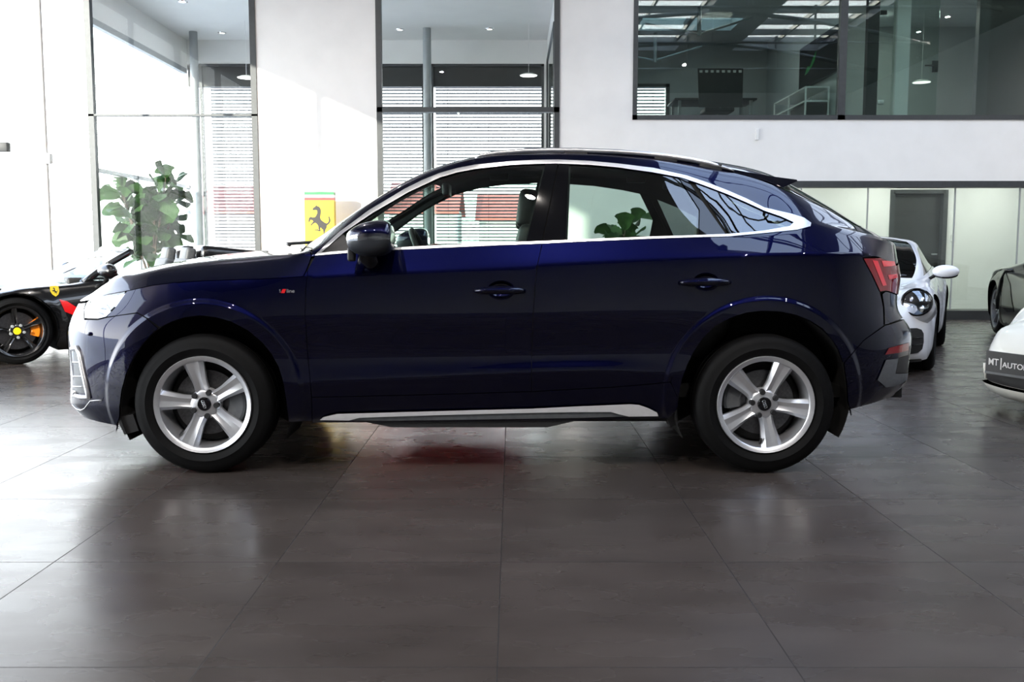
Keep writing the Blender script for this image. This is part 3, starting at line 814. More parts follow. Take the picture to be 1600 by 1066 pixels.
# open shelf with white frame below the television
sh = thing('shelf_unit', 'white framed open shelf under the television in the upper office', 'shelf', (XT - .25, 16.6, ZF))
zz = at(1290, 140, 16.0)[1]
for x in (XT - .42, XT - .05):
    for y in (15.75, 16.7, 17.6): MB().box(x - .012, x + .012, y - .012, y + .012, ZF, zz).build('post', M['white_frame'], sh)
for z in (zz, zz - .22): MB().box(XT - .43, XT - .04, 15.74, 17.61, z - .012, z + .012).build('shelf_board', M['white_frame'], sh)
MB().box(XT - .41, XT - .06, 15.80, 16.6, ZF + .02, zz - .26).build('shelf_box', M['dark_panel'], sh)
for lx, ly, lw in ((3.6, 17.3, 16), (6.4, 17.2, 26)):  # added lights without fixtures, lifting the brightness of the upper rooms
    a = bpy.data.lights.new('upper_fill_light', 'AREA'); a.size = .5; a.energy = lw; a.color = (1, .97, .92)
    ao = bpy.data.objects.new('upper_fill_light', a); COL.objects.link(ao); ao.location = (lx, ly, ZU - .05)
# second upper room: wall slab, black post, hinged glass, white jamb, glass door with lever
def slab(name, u0, u1, Y, d, mat, z0=ZF, z1=ZU, kind='structure'):
    x0, x1 = at(u0, 90, Y)[0], at(u1, 90, Y)[0]
    return tag(MB().box(x0, x1, Y, Y + d, z0, z1).build(name, M[mat]), kind=kind)
slab('wall_upper_side', 1318, 1360, 16.4, .1, 'wall')
slab('trim_3', 1355, 1372.5, 15.7, .12, 'dark_panel')
slab('wall_upper_back', 1340, 1560, 18.4, .1, 'grey_wall')
slab('trim_4', 1400, 1421, 15.75, .16, 'white_frame')
gd = thing('hinged_pane', 'narrow glass leaf with dark hinges between black post and white jamb', 'glass door', (at(1386, 90, 15.8)[0], 15.8, ZF))
x0, x1 = at(1373, 90, 15.8)[0], at(1398, 90, 15.8)[0]
MB().box(x0, x1, 15.8, 15.812, ZF + .02, 5.1).build('glass_leaf', M['pane_green'], gd)
for v in (20, 160):
    MB().rbox((x0 + .05, 15.79, at(1376, v, 15.8)[1]), .05, .02, .035, .008, 2).build('hinge', M['dark_panel' if v == 20 else 'satin'], gd, 40)
gd = thing('glass_door', 'wide glass door with a black lever handle in the upper office', 'glass door', (at(1440, 90, 15.85)[0], 15.85, ZF))
x0, x1 = at(1422, 90, 15.85)[0], at(1466, 90, 15.85)[0]
MB().box(x0, x1, 15.85, 15.862, ZF + .02, 5.1).build('glass_leaf', M['pane_green'], gd)
x, z = at(1460, 104, 15.84); hb = MB().rbox((x, 15.83, z), .05, .02, .09, .008, 2).build('lock_case', M['dark_panel'], gd, 40)
MB().rbox((x - .10, 15.80, z + .01), .07, .012, .012, .005, 2).build('lever', M['dark_panel'], gd, 40)
slab('trim_5', 1528, 1545, 15.7, .12, 'frame')
slab('dark_opening_sheet', 1545, 1800, 15.9, .1, 'dark_panel')  # near-black sheet in place of a dark opening, its gloom put into the colour
x, z = at(1440, 128, 17.4)
s = thing('pendant_lamp', 'round disc pendant lamp glowing behind the glass door upstairs', 'lamp', (x, 17.4, z), group='disc pendant lamps')
MB().lathe([(0, .03), (.10, .028), (.165, .0), (.16, -.008), (.0, -.008)], (x, 17.4, z), (0, 0, 1), 36).build('lamp_shade', M['white_frame'], s, 40)
MB().lathe([(0, -.009), (.15, -.009), (.15, -.012), (0, -.014)], (x, 17.4, z), (0, 0, 1), 36).build('lamp_diffuser', M['lamp_glow'], s, 40)
MB().cyl((x, 17.4, z + .03), (x, 17.4, ZU), .004, n=8).build('cable', M['white_frame'], s)

# ------------------------------------------------------------------ houses outside
M['roof_tile'] = noise_color(material('red_roof_tile', (.50, .13, .10), .8), (.42, .10, .08), (.56, .17, .14), 1.5, stretch=(1, 1, 8))
M['render'] = noise_color(material('pale_house_render', (.75, .72, .68), .9), (.72, .69, .65), (.78, .75, .71), .5)
for (x0, x1, Y, ze, zr, lb) in ((-15.2, -11.6, 46, 2.9, 4.2, 'low house with red tiled roof outside behind the left window'), (-6.3, -2.6, 48, 3.0, 4.5, 'low house with red tiled roof outside, left part of the middle window'), (-1.9, 1.7, 50, 2.7, 4.0, 'low house with red tiled roof outside, seen through the front car window')):
    h = thing('house', lb, 'house', ((x0 + x1) / 2, Y, -.25))
    MB().box(x0 + .2, x1 - .2, Y, Y + 6, -.25, ze).build('house_wall', M['render'], h)
    MB().prism([(Y - .4, ze - .1), (Y + 3, zr), (Y + 6.4, ze - .1), (Y + 6.4, ze - .25), (Y + 3, zr - .15), (Y - .4, ze - .25)], lambda q, d: (d, q[0], q[1]), x0, x1).build('house_roof', M['roof_tile'], h)

# ------------------------------------------------------------------ fiddle-leaf figs
M['leaf'] = noise_color(material('fig_leaf', (.028, .075, .018), .45, spec=.2), (.019, .055, .012), (.042, .10, .024), 14)
M['bark'] = noise_color(material('fig_bark', (.12, .09, .06), .8), (.09, .07, .05), (.15, .11, .08), 30)
M['pot'] = noise_color(material('grey_planter', (.12, .12, .12), .6), (.10, .10, .10), (.14, .14, .14), 20)
b = M['leaf'].node_tree.nodes['Principled BSDF']; b.inputs['Subsurface Weight'].default_value = 0.0
def leaf(mb, o, d, up, L, Wd):
    """obovate waisted leaf, folded along the midrib and drooping at its tip"""
    d = d.normalized(); s = d.cross(up).normalized(); n = s.cross(d).normalized()
    prof = [(0, .02), (.10, .16), (.25, .30), (.40, .33), (.55, .40), (.72, .50), (.86, .45), (.96, .22), (1, .02)]
    V = []
    for t, wv in prof:
        c = o + d * (L * t) - Vector((0, 0, 1)) * (L * .22 * t * t)
        k = Wd * wv * (1 + .06 * math.sin(t * 19))
        V += [c - s * k + n * (k * .30), c - s * k * .5 + n * (k * .10), c, c + s * k * .5 + n * (k * .10), c + s * k + n * (k * .30)]
    FC = [(i * 5 + k, i * 5 + k + 1, (i + 1) * 5 + k + 1, (i + 1) * 5 + k) for i in range(len(prof) - 1) for k in range(4)]
    mb.add(V, FC)
def fig(name, label, x, y, h, stems, n, size, seed, spread, zlow):
    rnd = random.Random(seed)
    t = thing(name, label, 'plant', (x, y, 0))
    MB().lathe([(0, .0), (.17, 0), (.22, .42), (.205, .42), (.19, .38), (0, .38)], (x, y, 0), (0, 0, 1), 36).build('planter', M['pot'], t, 40)
    st = MB(); lf = MB()
    for k in range(stems):
        a = 2 * math.pi * k / stems + rnd.random()
        hh = h * (1 - .22 * rnd.random()) if k else h
        tip = Vector((x + spread * math.cos(a) * .75, y + spread * .6 * math.sin(a), hh))
        P = [Vector((x, y, .36)), Vector((x, y, .36)).lerp(tip, .4) + Vector((.06 * rnd.uniform(-1, 1), .06 * rnd.uniform(-1, 1), .1)), Vector((x, y, .36)).lerp(tip, .75) + Vector((.05 * rnd.uniform(-1, 1), 0, .06)), tip]
        st.tube(P, [.022, .018, .014, .008], 8)
        m = n // stems
        for i in range(m):
            f = i / (m - 1); zz = zlow + (hh - zlow) * f
            q = (zz - .36) / (hh - .36); j = min(2, int(q * 3)); base = P[0].lerp(tip, q) if q < .4 else P[2].lerp(tip, max(0, (q - .75) / .25)) if q > .75 else P[1].lerp(P[2], (q - .4) / .35)
            az = i * 2.4 + a; el = rnd.uniform(-.5, 1.0) + .3 * f
            d = Vector((math.cos(az) * math.cos(el), math.sin(az) * math.cos(el), math.sin(el)))
            L = size * rnd.uniform(.75, 1.15)
            leaf(lf, base + d * .05, d, Vector((math.cos(az), math.sin(az), .25)) + .6 * Vector((rnd.uniform(-1, 1), rnd.uniform(-1, 1), rnd.uniform(-.3, 1))), L, L * .78)
            st.tube([base, base + d * .06], .005, 5)
    st.build('stem', M['bark'], t, 50)
    lf.build('foliage', M['leaf'], t, True, recalc=False)
    return t
p1 = at(236, 330, 16.35)
fig('fiddle_leaf_fig', 'tall fiddle-leaf fig behind the glass of the left window', p1[0], 16.35, at(200, 278, 16.3)[1], 7, 168, .36, 5, .62, .95)
p2 = at(972, 340, 14.2)
fig('fiddle_leaf_fig', 'fiddle-leaf fig by the white wall, its top seen through the rear car window', p2[0], 14.2, at(965, 340, 14.2)[1], 3, 42, .34, 11, .26, .9)

# ------------------------------------------------------------------ yellow display pillar with a black horse
M['yellow'] = material('yellow_enamel', (.90, .62, .01), .35)
M['flag_green'] = material('green_band', (.02, .30, .08), .4); M['flag_white'] = material('white_band', (.8, .8, .8), .4); M['flag_red'] = material('red_band', (.62, .03, .03), .4)
M['sign_black'] = material('black_print', (.012, .010, .010), .5)
YS = 14.4
x0, x1 = at(476, 340, YS)[0], at(522, 340, YS)[0]; ztop = at(500, 300, YS)[1]
sg = thing('display_pillar', 'yellow pillar sign with a black horse and green white red bands', 'sign', ((x0 + x1) / 2, YS, 0))
def zz(v): return at(500, v, YS)[1]
MB().box(x0, x1, YS, YS + .16, .04, zz(313)).build('sign_body', M['yellow'], sg)
MB().box(x0 - .04, x1 + .04, YS - .04, YS + .2, 0, .04).build('foot_plate', M['frame'], sg)
for nm, a, b_ in (('flag_green', 304.5, 300), ('flag_white', 309, 304.5), ('flag_red', 313, 309)):
    MB().box(x0, x1, YS, YS + .16, zz(a), zz(b_)).build({'flag_green': 'green_band', 'flag_white': 'white_band', 'flag_red': 'red_band'}[nm], M[nm], sg)
HP = [(176, 391), (180, 381), (191, 374), (198, 366), (203, 372), (212, 374), (220, 384), (224, 402), (221, 420), (219, 436), (223, 448), (234, 458), (246, 466), (255, 470), (263, 466), (269, 455), (268, 442), (265, 434), (270, 427), (275, 440), (278, 455), (272, 468), (262, 478), (257, 480), (256, 492), (249, 505), (245, 520), (243, 535), (248, 548), (240, 548), (237, 536), (238, 520), (235, 506), (226, 497), (222, 492), (219, 500), (222, 512), (216, 516), (200, 509), (187, 508), (187, 503), (203, 503), (213, 507), (209, 494), (207, 482), (198, 470), (190, 466), (178, 472), (170, 482), (164, 479), (171, 470), (180, 460), (176, 452), (164, 449), (160, 458), (156, 463), (152, 460), (154, 446), (156, 438), (165, 432), (178, 436), (190, 434), (197, 424), (203, 410), (202, 398), (196, 393), (186, 394), (180, 396)]
MB().prism([(440 + a / 3.636, 220 + c_ / 3.636) for a, c_ in HP], lambda q, d: (at(q[0], q[1], YS)[0], YS + d, at(q[0], q[1], YS)[1]), -.004, 0).build('horse_emblem', M['sign_black'], sg)
# ------------------------------------------------------------------ the blue SUV coupe
YC = 5.67
def p(u, v, hw):
    x, z = at(u, v, YC - hw); return (x, hw, z)
def w(x, hw, z): return (x, hw, z)
AX_F = at(316, 633, 4.747); AX_R = at(1197, 632, 4.747)
R_TYRE = .352
AX_F = (AX_F[0], R_TYRE); AX_R = (AX_R[0], R_TYRE)

# bonnet centre line
_hx = [-2.42, -2.28, -2.09, -1.9, -1.71, -1.37, -1.15]; _hz = [.86, .945, 1.014, 1.056, 1.088, 1.125, 1.142]
def hood(x, hw, drop): return (x, hw, float(np.interp(x, _hx, _hz)) - drop)

T = []
# each station: rows 1..10 (sill edge ... centre line of roof)
T.append([w(-2.36, 0, .25), w(-2.43, 0, .31), w(-2.455, 0, .42), w(-2.465, 0, .55), w(-2.47, 0, .70), w(-2.42, 0, .835), w(-2.40, 0, .86), w(-2.385, 0, .872), w(-2.37, 0, .882), w(-2.35, 0, .893)])
T.append([w(-2.32, .40, .25), w(-2.40, .42, .31), w(-2.42, .43, .42), w(-2.425, .43, .55), w(-2.425, .43, .70), w(-2.365, .41, .848), w(-2.345, .38, .868), w(-2.325, .32, .885), w(-2.29, .20, .915), w(-2.27, 0, .945)])
T.append([p(128, 650, .66), p(112, 632, .69), p(114, 600, .70), p(115, 560, .70), p(118, 502, .70), p(138, 469, .665), p(152, 459.5, .61), hood(-2.15, .50, .03), hood(-2.12, .30, .01), hood(-2.10, 0, 0)])
T.append([p(150, 658, .79), p(137, 634, .81), p(137, 600, .82), p(138, 560, .825), p(141, 503, .82), p(169, 460, .765), hood(-2.08, .68, .045), hood(-2.03, .53, .02), hood(-2.0, .30, .006), hood(-1.98, 0, 0)])
T.append([p(200, 667, .87), p(195, 640, .895), p(193, 600, .91), p(192, 560, .915), p(193, 505, .905), p(203, 453.5, .845), hood(-1.94, .755, .055), hood(-1.91, .58, .022), hood(-1.89, .32, .006), hood(-1.87, 0, 0)])
T.append([p(260, 667, .88), p(260, 640, .905), p(260, 600, .92), p(260, 555, .925), p(260, 490, .920), p(260, 443, .872), hood(-1.74, .785, .055), hood(-1.72, .60, .024), hood(-1.71, .34, .007), hood(-1.70, 0, 0)])
T.append([p(316, 666, .88), p(316, 640, .905), p(316, 600, .92), p(316, 555, .925), p(316, 488, .924), p(316, 439, .885), hood(-1.55, .795, .055), hood(-1.54, .61, .025), hood(-1.53, .35, .008), hood(-1.52, 0, 0)])
T.append([p(400, 664, .88), p(400, 637, .905), p(400, 600, .923), p(400, 557, .917), p(400, 488, .925), p(400, 436.5, .895), hood(-1.30, .80, .06), hood(-1.31, .62, .028), hood(-1.32, .36, .009), hood(-1.33, 0, 0)])
T.append([p(482, 662, .875), p(482, 634, .90), p(482, 600, .924), p(482, 562, .910), p(482, 490, .925), p(482, 431.5, .902), p(484, 402, .850), p(484, 391, .80), w(-1.14, .45, 1.128), w(-1.19, 0, 1.14)])
T.append([p(560, 661, .87), p(560, 631, .90), p(560, 597, .926), p(560, 562, .908), p(560, 490, .926), p(560, 428.5, .905), p(560, 393, .855), p(560, 341, .77), p(563, 327, .68), w(-.89, 0, 1.31)])
T.append([p(650, 660, .87), p(650, 629, .90), p(650, 592, .927), p(650, 561, .908), p(650, 490, .927), p(650, 424.5, .905), p(650, 388.5, .855), p(650, 287.5, .715), p(652, 274.5, .635), w(-.52, 0, 1.505)])
T.append([p(750, 660, .87), p(750, 627, .90), p(750, 587, .927), p(750, 560, .908), p(750, 489, .927), p(750, 420.5, .905), p(750, 384, .855), p(750, 257, .685), p(750, 245, .61), w(-.18, 0, 1.605)])
T.append([p(850, 659, .87), p(850, 625, .90), p(850, 582, .927), p(850, 558, .908), p(850, 487, .927), p(850, 416.5, .905), p(850, 380.5, .855), p(850, 250.5, .67), p(850, 239, .59), w(.18, 0, 1.64)])
T.append([p(950, 657, .87), p(950, 623, .90), p(950, 580, .926), p(950, 556, .908), p(950, 484, .927), p(950, 411.8, .905), p(950, 377, .855), p(950, 254.5, .67), p(950, 240, .59), w(.53, 0, 1.645)])
T.append([p(1040, 655, .87), p(1040, 621, .90), p(1040, 585, .922), p(1040, 552, .912), p(1040, 482, .928), p(1040, 407, .906), p(1040, 373, .855), p(1040, 267, .68), p(1040, 248, .595), w(.86, 0, 1.63)])
T.append([p(1120, 652, .875), p(1120, 620, .905), p(1120, 585, .92), p(1120, 545, .922), p(1120, 480, .930), p(1120, 403, .908), p(1120, 371, .855), p(1120, 291.5, .70), p(1120, 263, .60), w(1.19, 0, 1.595)])
T.append([p(1197, 648, .88), p(1197, 620, .91), p(1197, 585, .925), p(1197, 545, .93), p(1197, 478, .932), p(1197, 400, .908), p(1197, 366, .845), p(1197, 326.5, .735), p(1193, 284, .615), w(1.46, 0, 1.53)])
T.append([p(1262, 645, .885), p(1262, 620, .91), p(1262, 588, .92), p(1262, 545, .925), p(1264, 478, .920), p(1264, 399, .892), p(1262, 361, .815), p(1258, 341, .765), p(1243, 305, .635), w(1.70, 0, 1.425)])
T.append([p(1318, 641, .875), p(1322, 620, .89), p(1326, 590, .895), p(1330, 545, .893), p(1330, 478, .880), p(1326, 399, .848), p(1318, 364, .765), p(1310, 351, .70), p(1297, 328, .60), w(1.90, 0, 1.30)])
T.append([p(1366, 629, .79), p(1376, 607, .815), p(1380, 580, .825), p(1383, 540, .822), p(1374, 478, .795), p(1370, 403, .770), p(1362, 372, .685), p(1354, 364, .64), p(1342, 352, .53), w(2.03, 0, 1.20)])
T.append([p(1401, 615, .60), p(1415, 598, .63), p(1418, 575, .64), p(1422, 528, .64), p(1402, 480, .635), p(1403, 430, .62), p(1392, 382, .575), p(1384, 377, .52), p(1370, 367, .36), w(2.085, 0, 1.168)])
T.append([w(2.10, .35, .36), w(2.155, .36, .41), w(2.17, .37, .50), w(2.195, .37, .66), w(2.10, .36, .80), w(2.13, .36, .98), w(2.115, .34, 1.142), w(2.105, .30, 1.15), w(2.095, .2, 1.157), w(2.10, 0, 1.16)])
T.append([w(2.13, 0, .36), w(2.185, 0, .41), w(2.20, 0, .50), w(2.225, 0, .66), w(2.13, 0, .80), w(2.16, 0, .98), w(2.145, 0, 1.142), w(2.135, 0, 1.15), w(2.13, 0, 1.154), w(2.12, 0, 1.157)])
T = [[(q[0][0], 0.0, q[0][2])] + q for q in T]

ARCH_F, ARCH_R = (AX_F[0] + .005, .372), (AX_R[0] - .012, .388)
def flare(P):
    """raised lips round both wheel arches"""
    P = P.copy()
    for cx, cz in (ARCH_F, ARCH_R):
        r = np.hypot(P[:, 0] - cx, P[:, 2] - cz)
        g = np.clip((.515 - r) / .030, 0, 1); g = g * g * (3 - 2 * g)
        low = np.clip((P[:, 2] - .10) / .2, 0, 1)
        P[:, 1] += np.where(P[:, 1] > .3, .011 * g * low, 0)
    return P
NET = Net(T, YC, crease={2: .6, 3: .5, 6: .7, 7: .35, 8: .3}, disp=flare, proj='px')

suv = thing('suv', 'dark metallic blue coupe SUV with five-spoke silver wheels filling the middle of the showroom', 'car', (at(757, 633, 4.747)[0], YC, 0))
ARC_F = [(447, 626), (443, 600), (435, 573), (423, 552), (409, 535), (388, 517), (361, 503), (337, 496), (313, 493), (290, 496), (269, 502.5)]
ARC_F2 = [(252, 511), (236, 523), (220, 541), (207, 562), (197, 585), (190, 610), (187, 635)]
ARC_R = [(1058, 640), (1060, 616), (1065, 592), (1073, 570), (1084, 548), (1098, 527), (1117, 509), (1139, 497), (1165, 488), (1190, 485), (1217, 486), (1244, 491), (1266, 500), (1286, 513), (1301, 530), (1311, 547), (1318, 566)]
ARC_R2 = [(1321, 584), (1324, 606), (1325, 628)]
HOODLINE = [(170, 460), (198, 455), (236, 446.5), (270, 442), (316, 439), (360, 437.5), (400, 436.5), (440, 434.5), (474, 432)]
DOOR_F = [(481, 421), (478, 450), (476.5, 491), (478, 507), (480, 545), (483, 578), (487, 621)]
TRIM_LOW = [(492, 400), (545, 395.5), (605, 391.5), (680, 388), (760, 384.5), (847, 381)]
B_LINE = [(839, 418), (836, 448), (832.5, 499), (830.5, 567), (830.5, 612)]
TRIM_LOW_R = [(847, 381), (920, 377.5), (1027, 373), (1085, 371.3), (1139, 370)]
DOOR_R = [(1152, 381), (1163, 395), (1162.5, 404), (1158, 440), (1153, 474), (1136, 483), (1117, 493), (1098, 508), (1079, 530), (1063, 560), (1053, 585), (1048, 597)]
SILL = [(830.5, 612), (700, 616), (600, 618.5), (487, 621)]
SILL_R = [(1048, 597), (1020, 600), (960, 605), (830.5, 612)]
UP_OUT = [(495, 396), (531, 363), (577, 329), (632, 296), (660, 282), (687, 271), (714, 263.5), (742, 258), (797, 252.5), (835, 250.6), (872, 250), (920, 252), (964, 256), (1021, 263), (1073, 275), (1105, 286), (1136, 298), (1166, 311), (1194, 325), (1235, 334.5), (1256, 341), (1267, 349)]
UP_IN = [(503, 394), (539, 363), (583, 333), (638, 301), (687, 278), (714, 270), (742, 264.5), (797, 258.5), (835, 256.6), (872, 256), (920, 258), (964, 262), (1021, 270), (1064, 278), (1084, 284.5), (1110, 294), (1136, 304), (1166, 317), (1194, 330), (1220, 339), (1240, 348)]
LOW_IN = [(1234, 354), (1194, 361), (1139, 366), (1085, 368), (1027, 369.8), (920, 374), (847, 377), (760, 380.5), (680, 384), (605, 388), (545, 392), (503, 395)]
LOW_OUT = [(1266, 354), (1245, 359.5), (1194, 364.8), (1139, 370)] + TRIM_LOW_R[-2:0:-1] + TRIM_LOW[::-1]
GAP = .55
def ell(cu, cv, ru, rv, n=22, t=1.0): return [(cu + t * ru * math.cos(2 * math.pi * i / n), cv + t * rv * math.sin(2 * math.pi * i / n)) for i in range(n)]
HND = [(783, 453.5, 22, 15.5), (1103, 440.5, 21, 14.5)]
B = M['blue']; BOTH = (-1, 1)
def ring_points():
    """points on circles along the lip edge of both arches, so its crease is cut cleanly"""
    out = []
    for cx, cz in (ARCH_F, ARCH_R):
        for r in (.478, .485, .4925, .500, .5075, .515, .522):
            for i in range(110):
                a = math.radians(-25 + 230 * i / 109)
                x, z = cx + r * math.cos(a), cz + r * math.sin(a)
                d = (NET.ev(NET.ga, NET.gb) if False else GPX); q = int(np.argmin((d[:, 0] - x)**2 + (d[:, 2] - z)**2 + np.where((NET.ga < NET.A[2]) | (NET.ga > NET.A[20]), 9, 0)))
                aa, bb = NET.ga[q], NET.gb[q]
                for _ in range(4):
                    e = 1e-3; V = NET.ev([aa, aa + e, aa], [bb, bb, bb + e])[:, [0, 2]]
                    J = np.stack([(V[1] - V[0]) / e, (V[2] - V[0]) / e], 1)
                    st = np.linalg.lstsq(J, np.array([x, z]) - V[0], rcond=1e-3)[0]; aa += float(np.clip(st[0], -.05, .05)); bb += float(np.clip(st[1], -.05, .05))
                out.append((aa, bb))
    return np.array(out)
GPX = NET.ev(NET.ga, NET.gb)
RINGS = ring_points()
# -- bonnet: clamshell down to the crease line
NET.panel('bonnet', [(150, 466)] + HOODLINE + [(480, 419), (486, 403), ('s', 8.0, 7.6), ('s', 8.0, 8), ('s', 8.0, 9), ('s', 8.0, 10), ('s', 0, 10), ('s', 0, 6.05), ('s', 1, 6.0)],
          B, suv, BOTH, lo=1.0, hi=8.6, inset=GAP)
fb = NET.panel('front_bumper', [('s', 0, 1.0), ('s', 0, 5.95), ('s', 1, 5.88), (134, 474), (131, 484), (132, 499.5), (152.7, 500), (166, 496.5), (190, 492.5), (214.6, 489.5), (228, 497), (247, 513.5)] + ARC_F2[1:] + [(186.5, 657), ('s', 3.72, 1.03), ('s', 3.4, 1.0), ('s', 3.0, 1.0), ('s', 2.5, 1.0), ('s', 2.0, 1.0), ('s', 1.5, 1.0), ('s', 1.0, 1.0)],
               B, suv, BOTH, lo=1.0, hi=6, inset=GAP, khi=6.2, grid=.022, extra=RINGS)
for sd in BOTH:
    NET.panel('front_fender', HOODLINE[1:] + DOOR_F + [(488, 658), (451, 660)] + ARC_F + [(250, 512), (228, 496), (214.6, 488.7), (166, 495.7), (179.5, 481)], B, suv, (sd,), lo=3, hi=9.5, inset=GAP, grid=.022, extra=RINGS)
    fd = NET.panel('front_door', TRIM_LOW + B_LINE + SILL[1:] + DOOR_F[::-1][1:], B, suv, (sd,), lo=7.5, hi=12.5, inset=GAP, holes=[ell(*HND[0])])
    rd = NET.panel('rear_door', TRIM_LOW_R + DOOR_R + SILL_R[1:-1] + B_LINE[::-1], B, suv, (sd,), lo=11, hi=16.5, inset=GAP, grid=.022, extra=RINGS, holes=[ell(*HND[1])])
    NET.panel('rocker_panel', SILL[::-1] + SILL_R[::-1][1:] + [(1058, 620), (1058, 640), (1046, 654), (950, 656.5), (830, 658.5), (650, 660), (520, 661), (488, 661)], B, suv, (sd,), lo=7.5, hi=15.5, inset=GAP, extra=RINGS)
    for dr, (cu, cv, ru, rv) in ((fd, HND[0]), (rd, HND[1])):
        # scooped recess with a bar handle across it
        V, FC, NR = [], [], []
        rings = [(1.0, 0), (.93, .010), (.8, .021), (.55, .030), (.25, .034)]
        for tt, dp in rings:
            ab = [NET.inv(a, b, 7.5, 17) for a, b in ell(cu, cv, ru, rv, 22, tt)]
            X, N = NET.pts([q[0] for q in ab], [q[1] for q in ab], sd, -dp); V += X.tolist()
        n = 22
        for i in range(len(rings) - 1):
            for k in range(n): FC.append((i * n + k, i * n + (k + 1) % n, (i + 1) * n + (k + 1) % n, (i + 1) * n + k))
        FC.append(tuple(range((len(rings) - 1) * n, len(rings) * n)))
        mesh_obj('handle_recess', V, FC, B, dr, True)
        us = np.linspace(cu - 40, cu + 36, 15); vs = cv + 1.5 - .7 * np.cos((us - cu) / 40 * 1.5)
        ab = [NET.inv(a, b, 7.5, 17) for a, b in zip(us, vs)]
        tt = (us - us[0]) / (us[-1] - us[0])
        X = np.array([NET.pts(q[0], q[1], sd, .008 + .026 * math.sin(math.pi * min(max(x, .0), 1)) ** .6)[0][0] for q, x in zip(ab, tt)])
        rad = [.028 * (.35 + .65 * math.sin(math.pi * min(max(x, .03), .97)) ** .45) for x in tt]
        MB().tube(X, rad, 12, flat=.75).build('door_handle', B, dr, True)
        k0 = NET.inv(cu + 30, cv + 2, 7.5, 17); X, N = NET.pts(k0[0], k0[1], sd, .018); X = Vector(X[0]); N = Vector(N[0])
        MB().cyl(X, X + N * .012, .0075, n=16).build('key_cylinder', M['chrome'], dr, 40)
    if sd == -1: FD, RD = fd, rd
    q = NET.panel('quarter_panel', [(1139, 370), (1194, 364.8), (1245, 359.5), (1267, 352)] + UP_OUT[::-1][1:-1] + [(497, 399), (486, 401)] +
              [('s', 8.05, 8.0), ('s', 8.4, 8.7), ('s', 9, 9), ('s', 10, 9), ('s', 11, 9), ('s', 12, 9), ('s', 13, 9), ('s', 14, 9), ('s', 15, 9), ('s', 16, 9), ('s', 17, 9), ('s', 18, 8.85), ('s', 18.6, 8.4)] +
              [(1341, 365), (1344, 385), (1347, 404), (1361.7, 431), (1374, 457), (1379, 480), (1380, 508), (1350, 530)] + [(1318, 566)] + ARC_R[::-1][1:] + [(1058, 618), (1049, 597)] + DOOR_R[::-1][1:],
              B, suv, (sd,), lo=8, hi=20.0, inset=GAP, khi=8.6, grid=.022, extra=RINGS)
NET.panel('roof', [('s', 10.1, 10), ('s', 10.1, 9.03), ('s', 11, 9.03), ('s', 12, 9.03), ('s', 13, 9.03), ('s', 14, 9.03), ('s', 15, 9.03), ('s', 16.3, 9.03), ('s', 16.3, 10)], B, suv, BOTH)
NET.panel('windscreen', [('s', 8.03, 10), ('s', 8.03, 8.05), ('s', 8.4, 8.72), ('s', 9, 9.03), ('s', 10.05, 9.03), ('s', 10.05, 10)], M['car_glass'], suv, BOTH, off=-.003, thick=.004)
NET.panel('rear_window', [('s', 16.35, 10), ('s', 16.35, 9.03), ('s', 17, 9.03), ('s', 18, 8.9), ('s', 18.9, 8.72), ('s', 19.2, 9.1), ('s', 19.2, 10)], M['car_glass_dark'], suv, BOTH, thick=.004)
NET.panel('tailgate', [('s', 19.26, 10), ('s', 19.26, 9.12), ('s', 18.97, 8.68), ('s', 18.66, 8.4), (1342, 367), (1345, 386), (1347.5, 402.5), ('s', 20.4, 6.45), ('s', 20.4, 5.4), (1384, 456), (1379, 460), (1382, 480), (1383, 507), ('s', 20, 4.62), ('s', 22, 4.62), ('s', 22, 10)], B, suv, BOTH, lo=17.5, hi=20.0, khi=8.6, inset=0)
rb = NET.panel('rear_bumper', [(1383, 509), ('s', 20, 4.55), ('s', 22, 4.55), ('s', 22, 1), ('s', 21, 1), ('s', 20, 1), ('s', 19.5, 1), ('s', 19, 1.0), ('s', 18.6, 1.0), ('s', 18.15, 1.03), (1325.5, 634)] + ARC_R2[::-1][1:] + [(1319, 568), (1350, 532)], B, suv, BOTH, lo=17, hi=20, khi=5.2, inset=GAP * .5, grid=.022, extra=RINGS)
